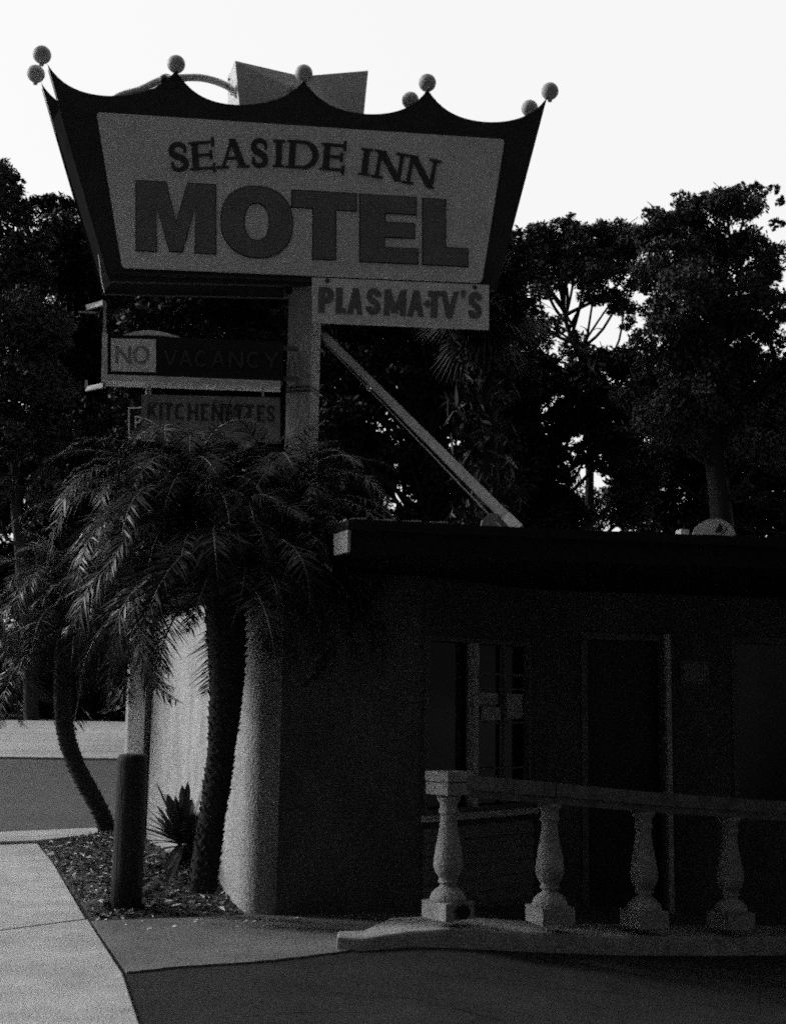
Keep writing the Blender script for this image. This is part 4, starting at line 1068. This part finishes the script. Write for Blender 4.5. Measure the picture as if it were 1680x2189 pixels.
# thin scrub seen through the gap
T.append(tree('low thin scrub tree letting the sky through just above the roof line', 36, [(1230, 1500), (1240, 1200), (1245, 1130)],
    [(1200, 1060, 26), (1240, 1050, 26), (1275, 1065, 28), (1215, 1100, 32), (1260, 1105, 34), (1300, 1090, 30), (1190, 1110, 20), (1170, 1080, 24), (1310, 1060, 22), (1225, 1075, 30), (1262, 1085, 34), (1290, 1110, 30), (1235, 1120, 34)], 41, .10, .62, 'leaf', 'bark', .12))
# behind the sign
T.append(tree('dark tree behind the steel brace and the hanging sign', 26, [(900, 1500), (905, 1200), (920, 950), (930, 750)],
    fill(700, 1100, 560, 1130, 66, 56, 7, [(870, 1065, 34, 26)]), 8, .15, 2.2, 'leaf', 'bark', .24))
T.append(tree('dark tree filling the gap between the sign cabinet and the palms', 30, [(480, 1500), (470, 1200), (450, 900), (440, 650)],
    fill(330, 700, 560, 1500, 78, 66, 12), 9, .17, 2.1, 'leaf', 'bark', .26))
# left, across the road
T.append(tree('pale-trunked eucalyptus across the road at the left edge', 37, [(72, 1512), (62, 1400), (45, 1200), (32, 1040), (30, 800), (20, 550)],
    [(10, 380, 30), (-20, 370, 40), (35, 392, 22), (22, 430, 40), (-30, 450, 50), (8, 505, 24), (50, 460, 34), (60, 520, 44), (20, 560, 50), (-30, 600, 60), (60, 600, 60), (20, 680, 70), (-40, 750, 60), (90, 700, 60), (40, 800, 70), (100, 830, 60), (-30, 880, 60), (90, 930, 60), (20, 940, 50), (120, 1040, 50), (-30, 1050, 50)], 10, .17, 2.3, 'leaf2', 'palebark', .22, hang=.5))
T.append(tree('rounded dark tree across the road behind the left edge of the crown sign', 40, [(200, 1512), (205, 1300), (190, 1000), (180, 700)],
    [(90, 440, 30), (125, 435, 26), (150, 450, 26), (105, 425, 14), (75, 430, 12), (140, 500, 50), (190, 520, 50), (230, 560, 60), (120, 580, 55)] + fill(110, 340, 600, 1480, 90, 66, 15), 13, .18, 2.2, 'leaf', 'bark', .28))
T.append(tree('shaded tree with low foliage across the road, left of the leaning palm', 42, [(15, 1512), (12, 1400), (-10, 1250), (0, 1100)],
    fill(-80, 200, 960, 1490, 88, 62, 16, [(55, 1350, 26, 80), (75, 1450, 18, 60)]), 14, .18, 2.2, 'leaf', 'palebark', .2))
# hedge across the road
hb = MB(); bl = []
r = random.Random(77)
for i in range(64):
    x = -7.2 - 10.0 + i * .34; y = 40 + r.uniform(-.8, .8); bl.append(((x, y, zg(x, y) + r.uniform(.2, 1.5)), r.uniform(.5, .8)))
he = empty('hedge', (-9, 40, .8)); tag(he, 'long dark clipped hedge along the far side of the road', 'hedge')
V, n = cloud(bl, .16, 3.0, 78, .2); leaf_obj('foliage', V, n, 'leaf', he)
mb = MB()
for i in range(24):
    mb = MB(); x = -17 + i * .9; mb.tube([(x, 40.2, zg(x, 40) - .1), (x + .1, 40.2, zg(x, 40) + .9)], .05, 6); mb.build('stem', 'bark', he)

# ------------------------------------------------------------------ unseen wing and trees, added to keep light off the camera side
wing = empty('added_wing_blocker', (9, 2, 0)); tag(wing, 'unseen two-storey wing added right of the drive to block light', 'building')
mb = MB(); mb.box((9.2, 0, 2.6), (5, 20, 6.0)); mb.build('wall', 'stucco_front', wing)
mb = MB(); mb.box((9.0, 0, 5.72), (6.2, 21, .22)); mb.build('roof', 'fascia', wing)
for k in range(4):
    for z in (.9, 3.7):
        mb = MB(); mb.box((6.68, -7 + k * 4.2, z + .55), (.06, 1.5, 1.2)); mb.build('window', 'glass', wing)
def wtree(label, x, y, h, r, seed):  # added tree out of view, holds back light from behind the camera
    rd = random.Random(seed); e = empty('added_shade_tree', (x, y, 0)); tag(e, label, 'tree')
    mb = MB(); mb.tube([(x, y, -.1), (x + .1, y, h * .4), (x - .1, y + .1, h * .8)], [.25, .18, .08], 10); mb.build('trunk', 'bark', e)
    bl = [((x + rd.uniform(-r, r), y + rd.uniform(-r, r) * .7, h * rd.uniform(.35, 1)), r * rd.uniform(.35, .5)) for _ in range(22)]
    V, n = cloud(bl, .3, 1.0, seed, .3); leaf_obj('crown', V, n, 'leaf', e)
wtree('unseen broad tree added to dim the light, left of the photographer', -6.0, -9, 9, 3.4, 301)
wtree('unseen broad tree added to dim the light, behind the photographer', -.5, -10, 9, 3.4, 302)
wtree('unseen broad tree added to dim the light, beside the added wing', 4.5, -9, 9, 3.4, 303)

# ------------------------------------------------------------------ fan palm behind the sign
YF = 17.0; fc = at(1035, 660, YF); fb_ = at(1015, 1500, YF); fb_.z = 0.0
fpm = empty('fan_palm', fb_); tag(fpm, 'fan palm with spiky round leaves poking out behind the right edge of the crown sign', 'palm')
mb = MB(); tt = crom([fb_, fb_.lerp(fc, .5) + Vector((.1, 0, 0)), fc], 10); mb.tube(tt, [.2 - .004 * i for i in range(len(tt))], 12, jit=.08, rnd=random.Random(2)); mb.build('trunk', 'palmtrunk', fpm)
bl = [((q.x + .05 * math.sin(i * 2), q.y, q.z), .42) for i, q in enumerate(tt) if q.z > 2.2]
V, n = cloud(bl, .3, .9, 90, .9, aspect=6, sub=22, subr=.6); leaf_obj('dead_leaf_skirt', V, n, 'leaf', fpm)
r = random.Random(21)
for i in range(40):
    az = i * 2.4; el = R_(80 - 150 * (i / 40) + r.uniform(-10, 10)); d = Vector((math.cos(az) * math.cos(el), math.sin(az) * math.cos(el), math.sin(el)))
    pl_ = r.uniform(.35, .55); mb = MB(); c_ = fc + d * pl_ - Vector((0, 0, .05))
    mb.tube([fc, fc + d * pl_ * .5 + Vector((0, 0, .03)), c_], .012, 5)
    f = d.cross(Vector((0, 0, 1))); f = f.normalized() if f.length > .05 else Vector((1, 0, 0)); u = f.cross(d).normalized()
    tw = r.uniform(-.9, .9); f2 = f * math.cos(tw) + u * math.sin(tw)
    for k in range(22):
        a = R_(-118 + 236 * k / 21); e = (d * math.cos(a) + f2 * math.sin(a)).normalized(); L_ = .62 * (1 - .25 * abs(a) / 2.1) * r.uniform(.9, 1.1)
        s_ = e.cross(f2.cross(d)).normalized() * .013; m1 = c_ + e * L_ * .55; tip = c_ + e * L_ - Vector((0, 0, L_ * .22))
        mb.add([c_ - s_ * .4, c_ + s_ * .4, m1 + s_, tip, m1 - s_], [(0, 1, 2, 4), (4, 2, 3)])
    mb.build('frond', 'frond', fpm)
print('leaves', sum(t[1] for t in T))
